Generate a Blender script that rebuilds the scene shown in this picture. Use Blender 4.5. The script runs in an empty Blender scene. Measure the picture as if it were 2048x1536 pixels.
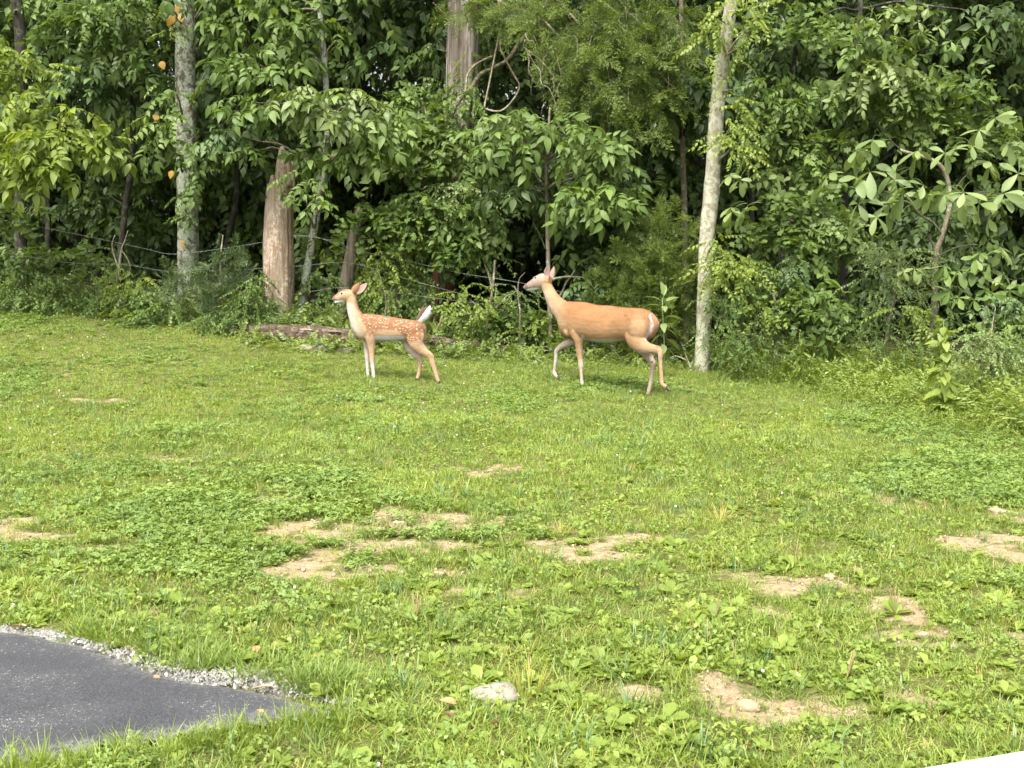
import bpy, math, random
import numpy as np
from mathutils import Vector, Matrix, Euler

# ------------------------------------------------------------------ camera, sky, sun, exposure
S = bpy.context.scene
R = math.radians
rng = np.random.default_rng(7)
random.seed(7)

FPX, CX, CY, HZ = 2400.0, 1024.0, 768.0, 470.0      # focal length in photo pixels, centre, horizon row
CAM_H = 1.6
PITCH = math.atan((CY - HZ) / FPX)
cam_d = bpy.data.cameras.new("camera")
cam_d.sensor_width = 36.0
cam_d.lens = 36.0 * FPX / 2048.0
cam_d.clip_start = 0.05
cam_d.clip_end = 2000.0
cam = bpy.data.objects.new("camera", cam_d)
cam.location = (0, 0, CAM_H)
cam.rotation_euler = (math.pi / 2 - PITCH, 0, 0)
S.collection.objects.link(cam)
S.camera = cam

W = bpy.data.worlds.new("World")
S.world = W
W.use_nodes = True
wn, wl = W.node_tree.nodes, W.node_tree.links
wn.clear()
sky = wn.new("ShaderNodeTexSky")
sky.sky_type = 'NISHITA'
sky.sun_disc = False
SUN_EL, SUN_AZ = R(58), R(205)                       # azimuth clockwise from +Y: behind the camera, a little left
sky.sun_elevation = SUN_EL
sky.sun_rotation = SUN_AZ
sky.air_density = 1.0
sky.dust_density = 6.0
sky.ozone_density = 0.6
hsv = wn.new("ShaderNodeHueSaturation")
hsv.inputs['Saturation'].default_value = 0.12        # overcast: the blue is veiled by cloud
wbg = wn.new("ShaderNodeBackground")
wbg.inputs['Strength'].default_value = 0.15
wout = wn.new("ShaderNodeOutputWorld")
wl.new(sky.outputs[0], hsv.inputs['Color'])
wl.new(hsv.outputs[0], wbg.inputs['Color'])
wl.new(wbg.outputs[0], wout.inputs['Surface'])

sun_d = bpy.data.lights.new("sun", 'SUN')
sun_d.energy = 1.5
sun_d.angle = R(14)
sun_d.color = (1.0, 0.92, 0.76)
sun = bpy.data.objects.new("sun", sun_d)
sdir = Vector((math.sin(SUN_AZ) * math.cos(SUN_EL), math.cos(SUN_AZ) * math.cos(SUN_EL), math.sin(SUN_EL)))
sun.rotation_euler = sdir.to_track_quat('Z', 'Y').to_euler()
sun.location = sdir * 30
S.collection.objects.link(sun)

S.view_settings.view_transform = 'Standard'
S.view_settings.look = 'None'
S.view_settings.gamma = 1.0
S.view_settings.use_curve_mapping = False
S.view_settings.exposure = 1.54
S.render.engine = 'CYCLES'
S.cycles.max_bounces = 6
S.cycles.diffuse_bounces = 3
S.cycles.glossy_bounces = 2
S.cycles.transmission_bounces = 3
S.cycles.transparent_max_bounces = 4
S.cycles.caustics_reflective = False
S.cycles.caustics_refractive = False
S.cycles.sample_clamp_indirect = 6.0

# ------------------------------------------------------------------ projection helpers
cp, sp = math.cos(PITCH), math.sin(PITCH)
C0 = np.array([0, 0, CAM_H])

def ray(u, v):
    a = (np.asarray(u, float) - CX) / FPX
    b = (np.asarray(v, float) - CY) / FPX
    return np.stack([a, cp - b * sp, -sp - b * cp], -1)

def at(u, v, y):
    """the point seen at photo pixel (u, v) that lies y metres in front of the camera"""
    d = ray(u, v)
    return C0 + d * (y / d[..., 1:2])

def proj(P):
    P = np.asarray(P, float) - C0
    X = P[..., 0]; D = P[..., 1] * cp - P[..., 2] * sp; Z = P[..., 1] * sp + P[..., 2] * cp
    return CX + FPX * X / D, CY - FPX * Z / D

def ss(a, b, x):
    t = np.clip((np.asarray(x, float) - a) / (b - a), 0, 1)
    return t * t * (3 - 2 * t)

def _h(i, j, k):
    n = (i * 374761393 + j * 668265263 + k * 2147483647 * 3 + 1013904223) & 0xffffffff
    n = ((n ^ (n >> 13)) * 1274126177) & 0xffffffff
    n = ((n ^ (n >> 16)) * 2246822519) & 0xffffffff
    return ((n ^ (n >> 15)) & 0xffffff) / float(0xffffff)

def vnoise(x, y, z=0.0):
    x, y, z = np.broadcast_arrays(np.asarray(x, float), np.asarray(y, float), np.asarray(z, float))
    xi, yi, zi = np.floor(x).astype(np.int64), np.floor(y).astype(np.int64), np.floor(z).astype(np.int64)
    fx, fy, fz = x - xi, y - yi, z - zi
    fx, fy, fz = fx*fx*(3-2*fx), fy*fy*(3-2*fy), fz*fz*(3-2*fz)
    r = 0
    for a in (0, 1):
        for b in (0, 1):
            for c in (0, 1):
                w = (fx if a else 1-fx) * (fy if b else 1-fy) * (fz if c else 1-fz)
                r = r + w * _h(xi + a, yi + b, zi + c)
    return r * 2 - 1

def fbm(x, y, z=0.0, o=4):
    r, a = 0, 1.0
    for i in range(o):
        r = r + a * vnoise(np.asarray(x) * 2**i + 17*i, np.asarray(y) * 2**i + 5*i, np.asarray(z) * 2**i)
        a *= .5
    return r / 1.9

# ------------------------------------------------------------------ ground shape
def gz(x, y):
    x = np.asarray(x, float); y = np.asarray(y, float)
    t = np.log1p(np.exp(np.clip((y - 11.6) / 1.1, -30, 30))) * 1.1
    t = 11.0 * (1 - np.exp(-t / 11.0))
    xl = np.clip(-x, 0, 14)
    s = 0.034 + 0.125 * (1 - np.exp(-(xl / 2.4) ** 1.6)) - 0.004 * np.clip(x, 0, 8)
    z = t * s
    amp = ss(6.0, 9.0, y) * (1 - .9 * np.exp(-((x - .8) ** 2 + (y - 12.4) ** 2) / 1.7))
    return z + amp * (0.030 * vnoise(x * .45, y * .45, 3.3) + 0.014 * vnoise(x * 1.3, y * 1.3, 9.1))

def ghit(u, v):
    """where the view ray through photo pixel (u, v) meets the ground"""
    u = np.asarray(u, float); v = np.asarray(v, float)
    d = ray(u, v)
    t = np.full(d.shape[:-1], 0.5)
    done = np.zeros(t.shape, bool)
    for _ in range(900):
        P = C0 + d * t[..., None]
        g = P[..., 2] - gz(P[..., 0], P[..., 1])
        done |= g < 0.001
        t = np.where(done, t, t + np.maximum(0.004, np.minimum(g * 1.5, .2)))
        if done.all():
            break
    P = C0 + d * t[..., None]
    P[..., 2] = gz(P[..., 0], P[..., 1])
    return P

# ------------------------------------------------------------------ object helpers
def link(o):
    S.collection.objects.link(o)
    return o

def tag(o, label=None, cat=None, group=None, kind=None):
    if label: o['label'] = label
    if cat: o['category'] = cat
    if group: o['group'] = group
    if kind: o['kind'] = kind
    return o

def thing(name, loc, label, cat, group=None):
    o = bpy.data.objects.new(name, None)
    o.empty_display_size = 0.2
    o.location = tuple(float(c) for c in loc)
    link(o)
    return tag(o, label, cat, group)

class MB:
    """collects vertices, faces and a per-vertex tint"""
    def __init__(self):
        self.v, self.f, self.t, self.n = [], [], [], 0
    def add(self, v, f, tint=0.5):
        v = np.asarray(v, float).reshape(-1, 3)
        self.v.append(v)
        self.f.extend([tuple(int(i) + self.n for i in q) for q in f])
        t = np.asarray(tint, float)
        self.t.append(np.full(len(v), float(t)) if t.ndim == 0 else t)
        self.n += len(v)
        return self
    def mesh(self, name, mats, smooth=True, base=None):
        v = np.concatenate(self.v)
        if base is not None: v = v - np.asarray(base, float)
        m = bpy.data.meshes.new(name)
        m.from_pydata(v.tolist(), [], self.f)
        a = m.attributes.new("tint", 'FLOAT', 'POINT')
        a.data.foreach_set('value', np.concatenate(self.t).astype(np.float32))
        for k in (mats if isinstance(mats, (list, tuple)) else [mats]):
            m.materials.append(k)
        if smooth:
            m.polygons.foreach_set('use_smooth', [True] * len(m.polygons))
        m.update()
        return m

def part(name, mesh, parent=None, loc=(0, 0, 0), rot=None, scl=1.0, label=None, kind=None):
    o = bpy.data.objects.new(name, mesh)
    o.location = tuple(float(c) for c in loc)
    if rot is not None: o.rotation_euler = tuple(float(c) for c in rot)
    if scl != 1.0: o.scale = (float(scl),) * 3
    o.parent = parent
    link(o)
    if label: o['label'] = label
    if kind: o['kind'] = kind
    return o

def catmull(P, sub):
    P = np.asarray(P, float)
    Q = np.vstack([2*P[0]-P[1], P, 2*P[-1]-P[-2]])
    out = []
    for i in range(1, len(Q) - 2):
        for k in range(sub):
            t = k / sub
            p0, p1, p2, p3 = Q[i-1], Q[i], Q[i+1], Q[i+2]
            out.append(.5*((2*p1) + (-p0+p2)*t + (2*p0-5*p1+4*p2-p3)*t*t + (-p0+3*p1-3*p2+p3)*t**3))
    out.append(P[-1])
    return np.array(out)

def frames(P):
    T = np.gradient(P, axis=0)
    T /= np.linalg.norm(T, axis=1)[:, None] + 1e-9
    n = np.cross(T[0], [0.3, 1, 0.2]); n /= np.linalg.norm(n)
    N = []
    for t in T:
        n = n - t * n.dot(t); n /= np.linalg.norm(n) + 1e-9
        N.append(n)
    N = np.array(N)
    return T, N, np.cross(T, N)

def tube(mb, P, rad, nseg=8, tint=.5, rough=0.0, freq=(6, 1.2), cap=True, seed=0.0, flute=0.0):
    P = np.asarray(P, float); rad = np.asarray(rad, float)
    T, N, B = frames(P)
    L = np.concatenate([[0], np.cumsum(np.linalg.norm(np.diff(P, axis=0), axis=1))])
    a = np.arange(nseg) / nseg * 2 * math.pi
    ca, sa = np.cos(a), np.sin(a)
    r = rad[:, None] * np.ones(nseg)
    if rough:
        k = freq[0] / 6.283
        n1 = fbm(ca[None] * k * 3 + seed, sa[None] * k * 3 + 31, L[:, None] * freq[1] + seed, 4)
        r = r * (1 + rough * n1 + flute * vnoise(ca[None]*1.4 + seed, sa[None]*1.4, L[:, None]*.25))
    V = P[:, None] + (N[:, None] * ca[None, :, None] + B[:, None] * sa[None, :, None]) * r[..., None]
    n = len(P)
    f = []
    for i in range(n - 1):
        for j in range(nseg):
            j2 = (j + 1) % nseg
            f.append((i*nseg+j, i*nseg+j2, (i+1)*nseg+j2, (i+1)*nseg+j))
    V = V.reshape(-1, 3)
    if cap:
        f.append(tuple(range(nseg))[::-1])
        f.append(tuple((n-1)*nseg + j for j in range(nseg)))
    mb.add(V, f, tint)
    return mb

# ------------------------------------------------------------------ materials
def new_mat(name):
    m = bpy.data.materials.new(name)
    m.use_nodes = True
    nt = m.node_tree
    nt.nodes.clear()
    out = nt.nodes.new("ShaderNodeOutputMaterial")
    return m, nt, out

def N_(nt, typ, **kw):
    n = nt.nodes.new(typ)
    for k, v in kw.items():
        if hasattr(n, k): setattr(n, k, v)
        else: n.inputs[k].default_value = v
    return n

def mixrgb(nt, fac, a, b, mode='MIX'):
    n = nt.nodes.new("ShaderNodeMix")
    n.data_type = 'RGBA'
    n.blend_type = mode
    for s, x in ((0, fac), (6, a), (7, b)):
        if isinstance(x, (int, float)): n.inputs[s].default_value = x
        elif isinstance(x, tuple): n.inputs[s].default_value = x if len(x) == 4 else (*x, 1)
        else: nt.links.new(x, n.inputs[s])
    return n.outputs[2]

def maprange(nt, val, a, b, c=0.0, d=1.0):
    n = nt.nodes.new("ShaderNodeMapRange")
    nt.links.new(val, n.inputs[0])
    for i, x in enumerate((a, b, c, d)): n.inputs[i+1].default_value = x
    return n.outputs[0]

def noise(nt, scale, detail=4, rough=.55, vec=None, dist=0.0):
    n = N_(nt, "ShaderNodeTexNoise")
    n.inputs['Scale'].default_value = scale
    n.inputs['Detail'].default_value = detail
    n.inputs['Roughness'].default_value = rough
    n.inputs['Distortion'].default_value = dist
    if vec is not None: nt.links.new(vec, n.inputs['Vector'])
    return n.outputs[0]

def mathn(nt, op, a, b=None):
    n = nt.nodes.new("ShaderNodeMath"); n.operation = op
    for i, x in enumerate((a, b)):
        if x is None: continue
        if isinstance(x, (int, float)): n.inputs[i].default_value = x
        else: nt.links.new(x, n.inputs[i])
    return n.outputs[0]

def bump(nt, h, strength, dist):
    b = nt.nodes.new("ShaderNodeBump")
    b.inputs['Strength'].default_value = strength
    b.inputs['Distance'].default_value = dist
    nt.links.new(h, b.inputs['Height'])
    return b.outputs[0]

def leaf_mat(name, c_dark, c_light, transl=.35, rough=.5, patch=.6, spec=.35, tcol=None, attr=True, alt=None, altf=.0):
    """leaf or blade: varies leaf by leaf, plant by plant and in broad patches of the place"""
    m, nt, out = new_mat(name)
    at_ = N_(nt, "ShaderNodeAttribute", attribute_name="tint")
    oi = N_(nt, "ShaderNodeObjectInfo")
    geo = N_(nt, "ShaderNodeNewGeometry")
    pn = noise(nt, patch, 3, .6, geo.outputs['Position'])
    f = mathn(nt, 'ADD', mathn(nt, 'MULTIPLY', at_.outputs['Fac'], .45),
              mathn(nt, 'ADD', mathn(nt, 'MULTIPLY', oi.outputs['Random'], .30), mathn(nt, 'MULTIPLY', maprange(nt, pn, .35, .65), .35)))
    col = mixrgb(nt, maprange(nt, f, .15, .95), c_dark, c_light)
    if alt is not None:
        col = mixrgb(nt, maprange(nt, at_.outputs['Fac'], 1 - altf, 1 - altf + .01), col, alt)
    p = N_(nt, "ShaderNodeBsdfPrincipled")
    p.inputs['Roughness'].default_value = rough
    p.inputs['Specular IOR Level'].default_value = spec
    nt.links.new(col, p.inputs['Base Color'])
    t = N_(nt, "ShaderNodeBsdfTranslucent")
    tc = mixrgb(nt, 1.0, col, tcol or (1.35, 1.30, .55), 'MULTIPLY')
    nt.links.new(tc, t.inputs['Color'])
    mx = N_(nt, "ShaderNodeMixShader")
    mx.inputs[0].default_value = transl
    nt.links.new(p.outputs[0], mx.inputs[1]); nt.links.new(t.outputs[0], mx.inputs[2])
    nt.links.new(mx.outputs[0], out.inputs[0])
    return m

def bark_mat(name, c1, c2, lichen=None, lich_amt=.5, scale=14, stretch=.18, bumpd=.012, moss=None, lichen2=None, rough=.9, lst=1.0):
    m, nt, out = new_mat(name)
    geo = N_(nt, "ShaderNodeNewGeometry")
    mp = N_(nt, "ShaderNodeMapping")
    mp.inputs['Scale'].default_value = (1, 1, stretch)
    nt.links.new(geo.outputs['Position'], mp.inputs[0])
    n1 = noise(nt, scale, 6, .65, mp.outputs[0], .4)
    n2 = noise(nt, scale * 3.2, 5, .7, mp.outputs[0], .2)
    h = mathn(nt, 'ADD', n1, mathn(nt, 'MULTIPLY', n2, .5))
    col = mixrgb(nt, maprange(nt, h, .55, .95), c1, c2)
    if lichen:
        mp3 = N_(nt, "ShaderNodeMapping"); mp3.inputs['Scale'].default_value = (1, 1, lst)
        nt.links.new(geo.outputs['Position'], mp3.inputs[0])
        l1 = noise(nt, 9, 6, .7, mp3.outputs[0], .6)
        l2 = noise(nt, 38, 4, .7, mp3.outputs[0])
        lf = maprange(nt, mathn(nt, 'ADD', l1, mathn(nt, 'MULTIPLY', l2, .35)), .83 - lich_amt * .35, .90 - lich_amt * .3)
        lc = mixrgb(nt, maprange(nt, noise(nt, 21, 3, .6, geo.outputs['Position']), .4, .6), lichen, lichen2 or lichen)
        col = mixrgb(nt, lf, col, lc)
    if moss:
        mf = maprange(nt, noise(nt, 5, 4, .6, geo.outputs['Position'], .4), .52, .66)
        col = mixrgb(nt, mf, col, moss)
    p = N_(nt, "ShaderNodeBsdfPrincipled")
    p.inputs['Roughness'].default_value = rough
    p.inputs['Specular IOR Level'].default_value = .15
    nt.links.new(col, p.inputs['Base Color'])
    nt.links.new(bump(nt, h, 1.0, bumpd), p.inputs['Normal'])
    nt.links.new(p.outputs[0], out.inputs[0])
    return m

def plain_mat(name, col, rough=.6, spec=.3, metal=0.0, nscale=None, ncol=None, bscale=None, bdist=.002):
    m, nt, out = new_mat(name)
    p = N_(nt, "ShaderNodeBsdfPrincipled")
    p.inputs['Roughness'].default_value = rough
    p.inputs['Specular IOR Level'].default_value = spec
    p.inputs['Metallic'].default_value = metal
    p.inputs['Base Color'].default_value = (*col, 1)
    geo = N_(nt, "ShaderNodeNewGeometry")
    if nscale:
        f = maprange(nt, noise(nt, nscale, 5, .6, geo.outputs['Position']), .35, .65)
        nt.links.new(mixrgb(nt, f, col, ncol), p.inputs['Base Color'])
    if bscale:
        nt.links.new(bump(nt, noise(nt, bscale, 5, .6, geo.outputs['Position']), .8, bdist), p.inputs['Normal'])
    nt.links.new(p.outputs[0], out.inputs[0])
    return m

# ------------------------------------------------------------------ uncountable stuff: points that carry small meshes
def proto_collection(name, meshes):
    c = bpy.data.collections.new(name)
    for i, m in enumerate(meshes):
        c.objects.link(bpy.data.objects.new("%s_%02d" % (name, i), m))
    return c

def scatter(name, P, rot, scl, vid, coll, label=None, cat=None, parent=None, kind='stuff'):
    P = np.asarray(P, np.float32)
    n = len(P)
    m = bpy.data.meshes.new(name)
    m.from_pydata(P.tolist(), [], [])
    a = m.attributes.new("rot", 'FLOAT_VECTOR', 'POINT'); a.data.foreach_set('vector', np.asarray(rot, np.float32).ravel())
    a = m.attributes.new("scl", 'FLOAT', 'POINT'); a.data.foreach_set('value', np.asarray(scl, np.float32).ravel())
    a = m.attributes.new("vid", 'INT', 'POINT'); a.data.foreach_set('value', np.asarray(vid, np.int32).ravel())
    ng = bpy.data.node_groups.new(name, 'GeometryNodeTree')
    ng.interface.new_socket("Geometry", in_out='INPUT', socket_type='NodeSocketGeometry')
    ng.interface.new_socket("Geometry", in_out='OUTPUT', socket_type='NodeSocketGeometry')
    gi, go = ng.nodes.new('NodeGroupInput'), ng.nodes.new('NodeGroupOutput')
    ci = ng.nodes.new('GeometryNodeCollectionInfo')
    ci.inputs['Collection'].default_value = coll
    ci.inputs['Separate Children'].default_value = True
    ci.inputs['Reset Children'].default_value = True
    iop = ng.nodes.new('GeometryNodeInstanceOnPoints')
    iop.inputs['Pick Instance'].default_value = True
    L = ng.links
    def na(nm, ty):
        k = ng.nodes.new('GeometryNodeInputNamedAttribute'); k.data_type = ty
        k.inputs['Name'].default_value = nm
        return k.outputs['Attribute']
    L.new(gi.outputs[0], iop.inputs['Points'])
    L.new(ci.outputs[0], iop.inputs['Instance'])
    L.new(na('vid', 'INT'), iop.inputs['Instance Index'])
    L.new(na('rot', 'FLOAT_VECTOR'), iop.inputs['Rotation'])
    L.new(na('scl', 'FLOAT'), iop.inputs['Scale'])
    L.new(iop.outputs[0], go.inputs[0])
    o = bpy.data.objects.new(name, m)
    link(o)
    md = o.modifiers.new("scatter", 'NODES'); md.node_group = ng
    tag(o, label, cat, None, kind)
    if parent is not None: o.parent = parent
    return o
# ------------------------------------------------------------------ lawn, bare dirt, driveway
def ell(u, v, L):
    """strongest of a list of soft ellipses given in photo pixels, evaluated at the ground point's own place"""
    r = np.zeros(np.shape(u))
    for (cu, cv, ru, rv, w) in L:
        d = ((u - cu) / ru) ** 2 + ((v - cv) / rv) ** 2
        r = np.maximum(r, w * np.clip(1.35 - d, 0, 1))
    return r

# bare patches: centre and half size on the ground, read off the photograph and turned into metres once
DIRT_PX = [(560,995,60,14,1),(790,1062,150,34,1),(940,1048,90,26,.9),(1190,1096,110,22,.9),(610,1140,60,18,.9),(870,1155,120,18,.9),
 (1060,1186,55,13,.9),(680,1098,60,14,.7),(1630,1165,85,20,1),(1500,1150,60,14,.6),(1890,1266,125,26,1),(1800,1215,50,22,.8),
 (1545,1392,120,34,1),(1670,1414,80,18,.8),(1800,1402,40,12,.8),(1975,1085,80,26,.9),(1960,1318,90,16,.8),(1810,1008,60,9,.8),
 (985,940,50,9,.8),(5,1058,50,18,.9),(115,1070,60,10,.8),(200,1098,50,8,.7),(185,801,50,6,.6),(1300,1390,60,16,.7),(1550,1230,40,12,.6),
 (700,1010,60,10,.5),(350,915,60,7,.5),(2020,1035,50,9,.7),(640,1060,60,14,.6),(1340,1170,60,10,.5),(1700,985,50,7,.5),(130,745,26,5,.45),(290,1230,30,8,.3)]
def _to_ground(L):
    out = []
    for (u, v, ru, rv, w) in L:
        a, b, c, d = ghit(np.array([u-ru, u+ru, u, u]), np.array([v, v, v-rv, v+rv]))
        m = (c + d) / 2
        out.append((m[0], m[1], abs(b[0]-a[0]) / 2, abs(c[1]-d[1]) / 2, w))
    return out
DIRT = _to_ground(DIRT_PX)

def poly_dist(x, y, P, closed=True):
    """signed distance to a polygon (negative inside)"""
    x = np.asarray(x, float); y = np.asarray(y, float)
    d = np.full(x.shape, 1e9); ins = np.zeros(x.shape, bool)
    n = len(P)
    for i in range(n if closed else n - 1):
        ax, ay = P[i]; bx, by = P[(i+1) % n]
        ex, ey = bx-ax, by-ay
        t = np.clip(((x-ax)*ex + (y-ay)*ey) / (ex*ex+ey*ey+1e-12), 0, 1)
        d = np.minimum(d, np.hypot(x-ax-t*ex, y-ay-t*ey))
        if closed:
            c = ((ay > y) != (by > y)) & (x < (bx-ax) * (y-ay) / (by-ay+1e-12) + ax)
            ins ^= c
    return np.where(ins, -d, d) if closed else d

_top = ghit(np.array([0,90,200,300,380,470,560,640,690.]), np.array([1253,1262,1294,1330,1352,1366,1382,1400,1410.]))[:, :2]
_bot = ghit(np.array([700,640,560,480,400,310,220,120,20.]), np.array([1418,1434,1446,1458,1474,1490,1504,1520,1534.]))[:, :2]
_s = (_top[0] - _top[2]); _s /= np.linalg.norm(_s)
_e = (_bot[-1] - _bot[-4]); _e /= np.linalg.norm(_e)
DRIVE = np.vstack([_top[0] + _s * 9, _top[0] + _s * 4, _top, _bot, _bot[-1] + _e * 3 + [0, -.15], _bot[-1] + _e * 8 + [0, -.9]])
GRAVEL = ghit(np.array([120,160,200,240,290,340,390,430,470,500,530,560,600,650,690,640]), np.array([1276,1284,1294,1304,1320,1334,1346,1352,1356,1352,1358,1366,1376,1384,1406,1362]))[:, :2]
GR_W = np.array([.02,.03,.04,.05,.05,.07,.09,.08,.06,.10,.11,.06,.02,.03,.04,.03])
# concrete slab that shows at the lower right corner
_sr = ray(np.array([1800., 2060.]), np.array([1541., 1497.]))
SLAB = (C0 + _sr * ((.055 - CAM_H) / _sr[:, 2:3]))[:, :2]
_sd = (SLAB[1] - SLAB[0]) / np.linalg.norm(SLAB[1] - SLAB[0])
_sn = np.array([_sd[1], -_sd[0]])
SLABP = np.vstack([SLAB[0] - _sd * 1.2, SLAB[1] + _sd * 3.5, SLAB[1] + _sd * 3.5 + _sn * 1.4, SLAB[0] - _sd * 1.2 + _sn * 1.4])

EDGE = ghit(np.array([-700,-300,0,300,480,700,1050,1400,1600,1800,2048,2400.]), np.array([588,600,612,640,668,692,722,738,742,766,862,1000.]))[:, :2]
def edge_y(x):
    o = np.argsort(EDGE[:, 0])
    return np.interp(x, EDGE[o, 0], EDGE[o, 1])

def dirtf(x, y):
    r = np.zeros(np.shape(x))
    w1 = fbm(x*4.2, y*4.8, 1.0, 4)
    for (cx, cy, rx, ry, w) in DIRT:
        d = ((x - cx) / (rx*1.05)) ** 2 + ((y - cy) / (ry*1.1)) ** 2
        r = np.maximum(r, w * np.clip(1.15 - d*.62 + w1 * 2.6, 0, 1))
    r = r * np.clip(1.05 + 2.1 * fbm(x*11, y*13, 4.0, 3), 0, 1.2)
    return np.clip(r * .93, 0, 1)

def gravelf(x, y):
    r = np.zeros(np.shape(x))
    for (cx, cy), w in zip(GRAVEL, GR_W):
        d = np.hypot(x - cx, y - cy) / (w * .8 * (1 + .6 * vnoise(x*9, y*9, 5)))
        r = np.maximum(r, np.clip(1.5 - d, 0, 1))
    dd = poly_dist(x, y, DRIVE)
    r = np.maximum(r, ss(.05, .0, dd) * ss(-.2, .1, y - 3.9) * ss(-.3, .3, vnoise(x*5, y*5, 7) + .35))
    return np.clip(r, 0, 1)

def ground_mesh():
    xs = np.concatenate([np.arange(-60, -12, 1.2), np.arange(-12, -6, .15), np.arange(-6, 6, .035), np.arange(6, 12, .15), np.arange(12, 61, 1.2)])
    ys = np.concatenate([np.arange(-30, 1, 1.0), np.arange(1, 3.2, .15), np.arange(3.2, 9, .03), np.arange(9, 18, .07), np.arange(18, 30, .5), np.arange(30, 121, 3.)])
    X, Y = np.meshgrid(xs, ys)
    Z = gz(X, Y)
    nx, ny = len(xs), len(ys)
    d = np.zeros(X.shape); g = np.zeros(X.shape)
    k = (np.abs(X) < 7) & (Y > 3) & (Y < 15)
    d[k] = dirtf(X[k], Y[k]); g[k] = gravelf(X[k], Y[k])
    fine = (np.abs(X) < 6) & (Y > 3.2) & (Y < 9)
    Z[fine] += (.010 * fbm(X[fine]*9, Y[fine]*9, 2.0, 4)) * (1 - .5*g[fine])
    dd = np.ones(X.shape); kk = (Y < 7) & (Y > -6) & (np.abs(X) < 12)
    dd[kk] = poly_dist(X[kk], Y[kk], DRIVE)
    Z -= .03 * ss(.05, -.06, dd)
    m = bpy.data.meshes.new("ground")
    idx = np.arange(nx*ny).reshape(ny, nx)
    F = np.stack([idx[:-1, :-1], idx[:-1, 1:], idx[1:, 1:], idx[1:, :-1]], -1).reshape(-1, 4)
    m.vertices.add(nx*ny); m.vertices.foreach_set('co', np.stack([X, Y, Z], -1).astype(np.float32).ravel())
    m.loops.add(F.size); m.loops.foreach_set('vertex_index', F.astype(np.int32).ravel())
    m.polygons.add(len(F)); m.polygons.foreach_set('loop_start', np.arange(0, F.size, 4, dtype=np.int32))
    m.update(calc_edges=True)
    m.polygons.foreach_set('use_smooth', [True] * len(F))
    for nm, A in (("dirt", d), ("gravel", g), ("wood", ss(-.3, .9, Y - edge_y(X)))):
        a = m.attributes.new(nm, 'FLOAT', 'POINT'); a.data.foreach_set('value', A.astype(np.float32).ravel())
    return m

def ground_material():
    m, nt, out = new_mat("ground_soil")
    geo = N_(nt, "ShaderNodeNewGeometry"); pos = geo.outputs['Position']
    A = lambda n: N_(nt, "ShaderNodeAttribute", attribute_name=n).outputs['Fac']
    n1 = noise(nt, 22, 6, .65, pos); n2 = noise(nt, 120, 4, .6, pos); n3 = noise(nt, 3, 4, .6, pos)
    soil = mixrgb(nt, maprange(nt, n1, .35, .68), (.060, .072, .020), (.165, .165, .055))
    soil = mixrgb(nt, maprange(nt, n2, .58, .68), soil, (.20, .17, .085))
    dirt = mixrgb(nt, maprange(nt, n1, .35, .65), (.22, .165, .092), (.40, .325, .205))
    dirt = mixrgb(nt, maprange(nt, n3, .45, .65, 0, .5), dirt, (.32, .22, .125))
    dirt = mixrgb(nt, maprange(nt, n2, .58, .66, 0, .7), dirt, (.46, .38, .27))
    dirt = mixrgb(nt, maprange(nt, n2, .40, .34, 0, .6), dirt, (.16, .11, .06))
    grav = mixrgb(nt, maprange(nt, n2, .40, .62), (.16, .155, .14), (.38, .37, .35))
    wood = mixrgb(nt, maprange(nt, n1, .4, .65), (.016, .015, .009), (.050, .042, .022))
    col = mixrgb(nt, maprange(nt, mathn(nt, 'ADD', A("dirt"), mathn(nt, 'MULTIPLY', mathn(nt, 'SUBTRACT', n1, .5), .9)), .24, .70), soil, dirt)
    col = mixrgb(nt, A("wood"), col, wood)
    col = mixrgb(nt, maprange(nt, A("gravel"), .25, .65), col, grav)
    p = N_(nt, "ShaderNodeBsdfPrincipled", Roughness=.95)
    p.inputs['Specular IOR Level'].default_value = .1
    nt.links.new(col, p.inputs['Base Color'])
    nt.links.new(bump(nt, mathn(nt, 'ADD', n1, mathn(nt, 'MULTIPLY', n2, .4)), .9, .02), p.inputs['Normal'])
    nt.links.new(p.outputs[0], out.inputs[0])
    return m

gm = ground_mesh()
gm.materials.append(ground_material())
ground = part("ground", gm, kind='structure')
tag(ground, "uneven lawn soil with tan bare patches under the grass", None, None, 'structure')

# ---- asphalt driveway: a gridded sheet cut to the driveway outline, 12 mm above the soil
def sheet(poly, step, zf, name, mat, zdrop=.05):
    import bmesh
    bm = bmesh.new()
    pts = np.array(poly)
    # densify and roughen the outline
    out = []
    for i in range(len(pts)):
        a, b = pts[i], pts[(i+1) % len(pts)]
        n = max(1, int(np.linalg.norm(b-a) / step))
        for k in range(n):
            out.append(a + (b-a) * k / n)
    out = np.array(out)
    out = out + np.stack([vnoise(out[:, 0]*11, out[:, 1]*11, 1), vnoise(out[:, 0]*11, out[:, 1]*11, 2)], -1) * .018
    z = zf(out[:, 0], out[:, 1])
    vs = [bm.verts.new((p[0], p[1], zz)) for p, zz in zip(out, z)]
    lo = [bm.verts.new((p[0], p[1], zz - zdrop)) for p, zz in zip(out, z)]
    bm.faces.new(vs)
    for i in range(len(vs)):
        j = (i+1) % len(vs)
        bm.faces.new((vs[i], lo[i], lo[j], vs[j]))
    bmesh.ops.triangulate(bm, faces=[bm.faces[0]] if False else [f for f in bm.faces if len(f.verts) > 4])
    bmesh.ops.recalc_face_normals(bm, faces=bm.faces)
    m = bpy.data.meshes.new(name); bm.to_mesh(m); bm.free()
    m.materials.append(mat)
    return m

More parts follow.
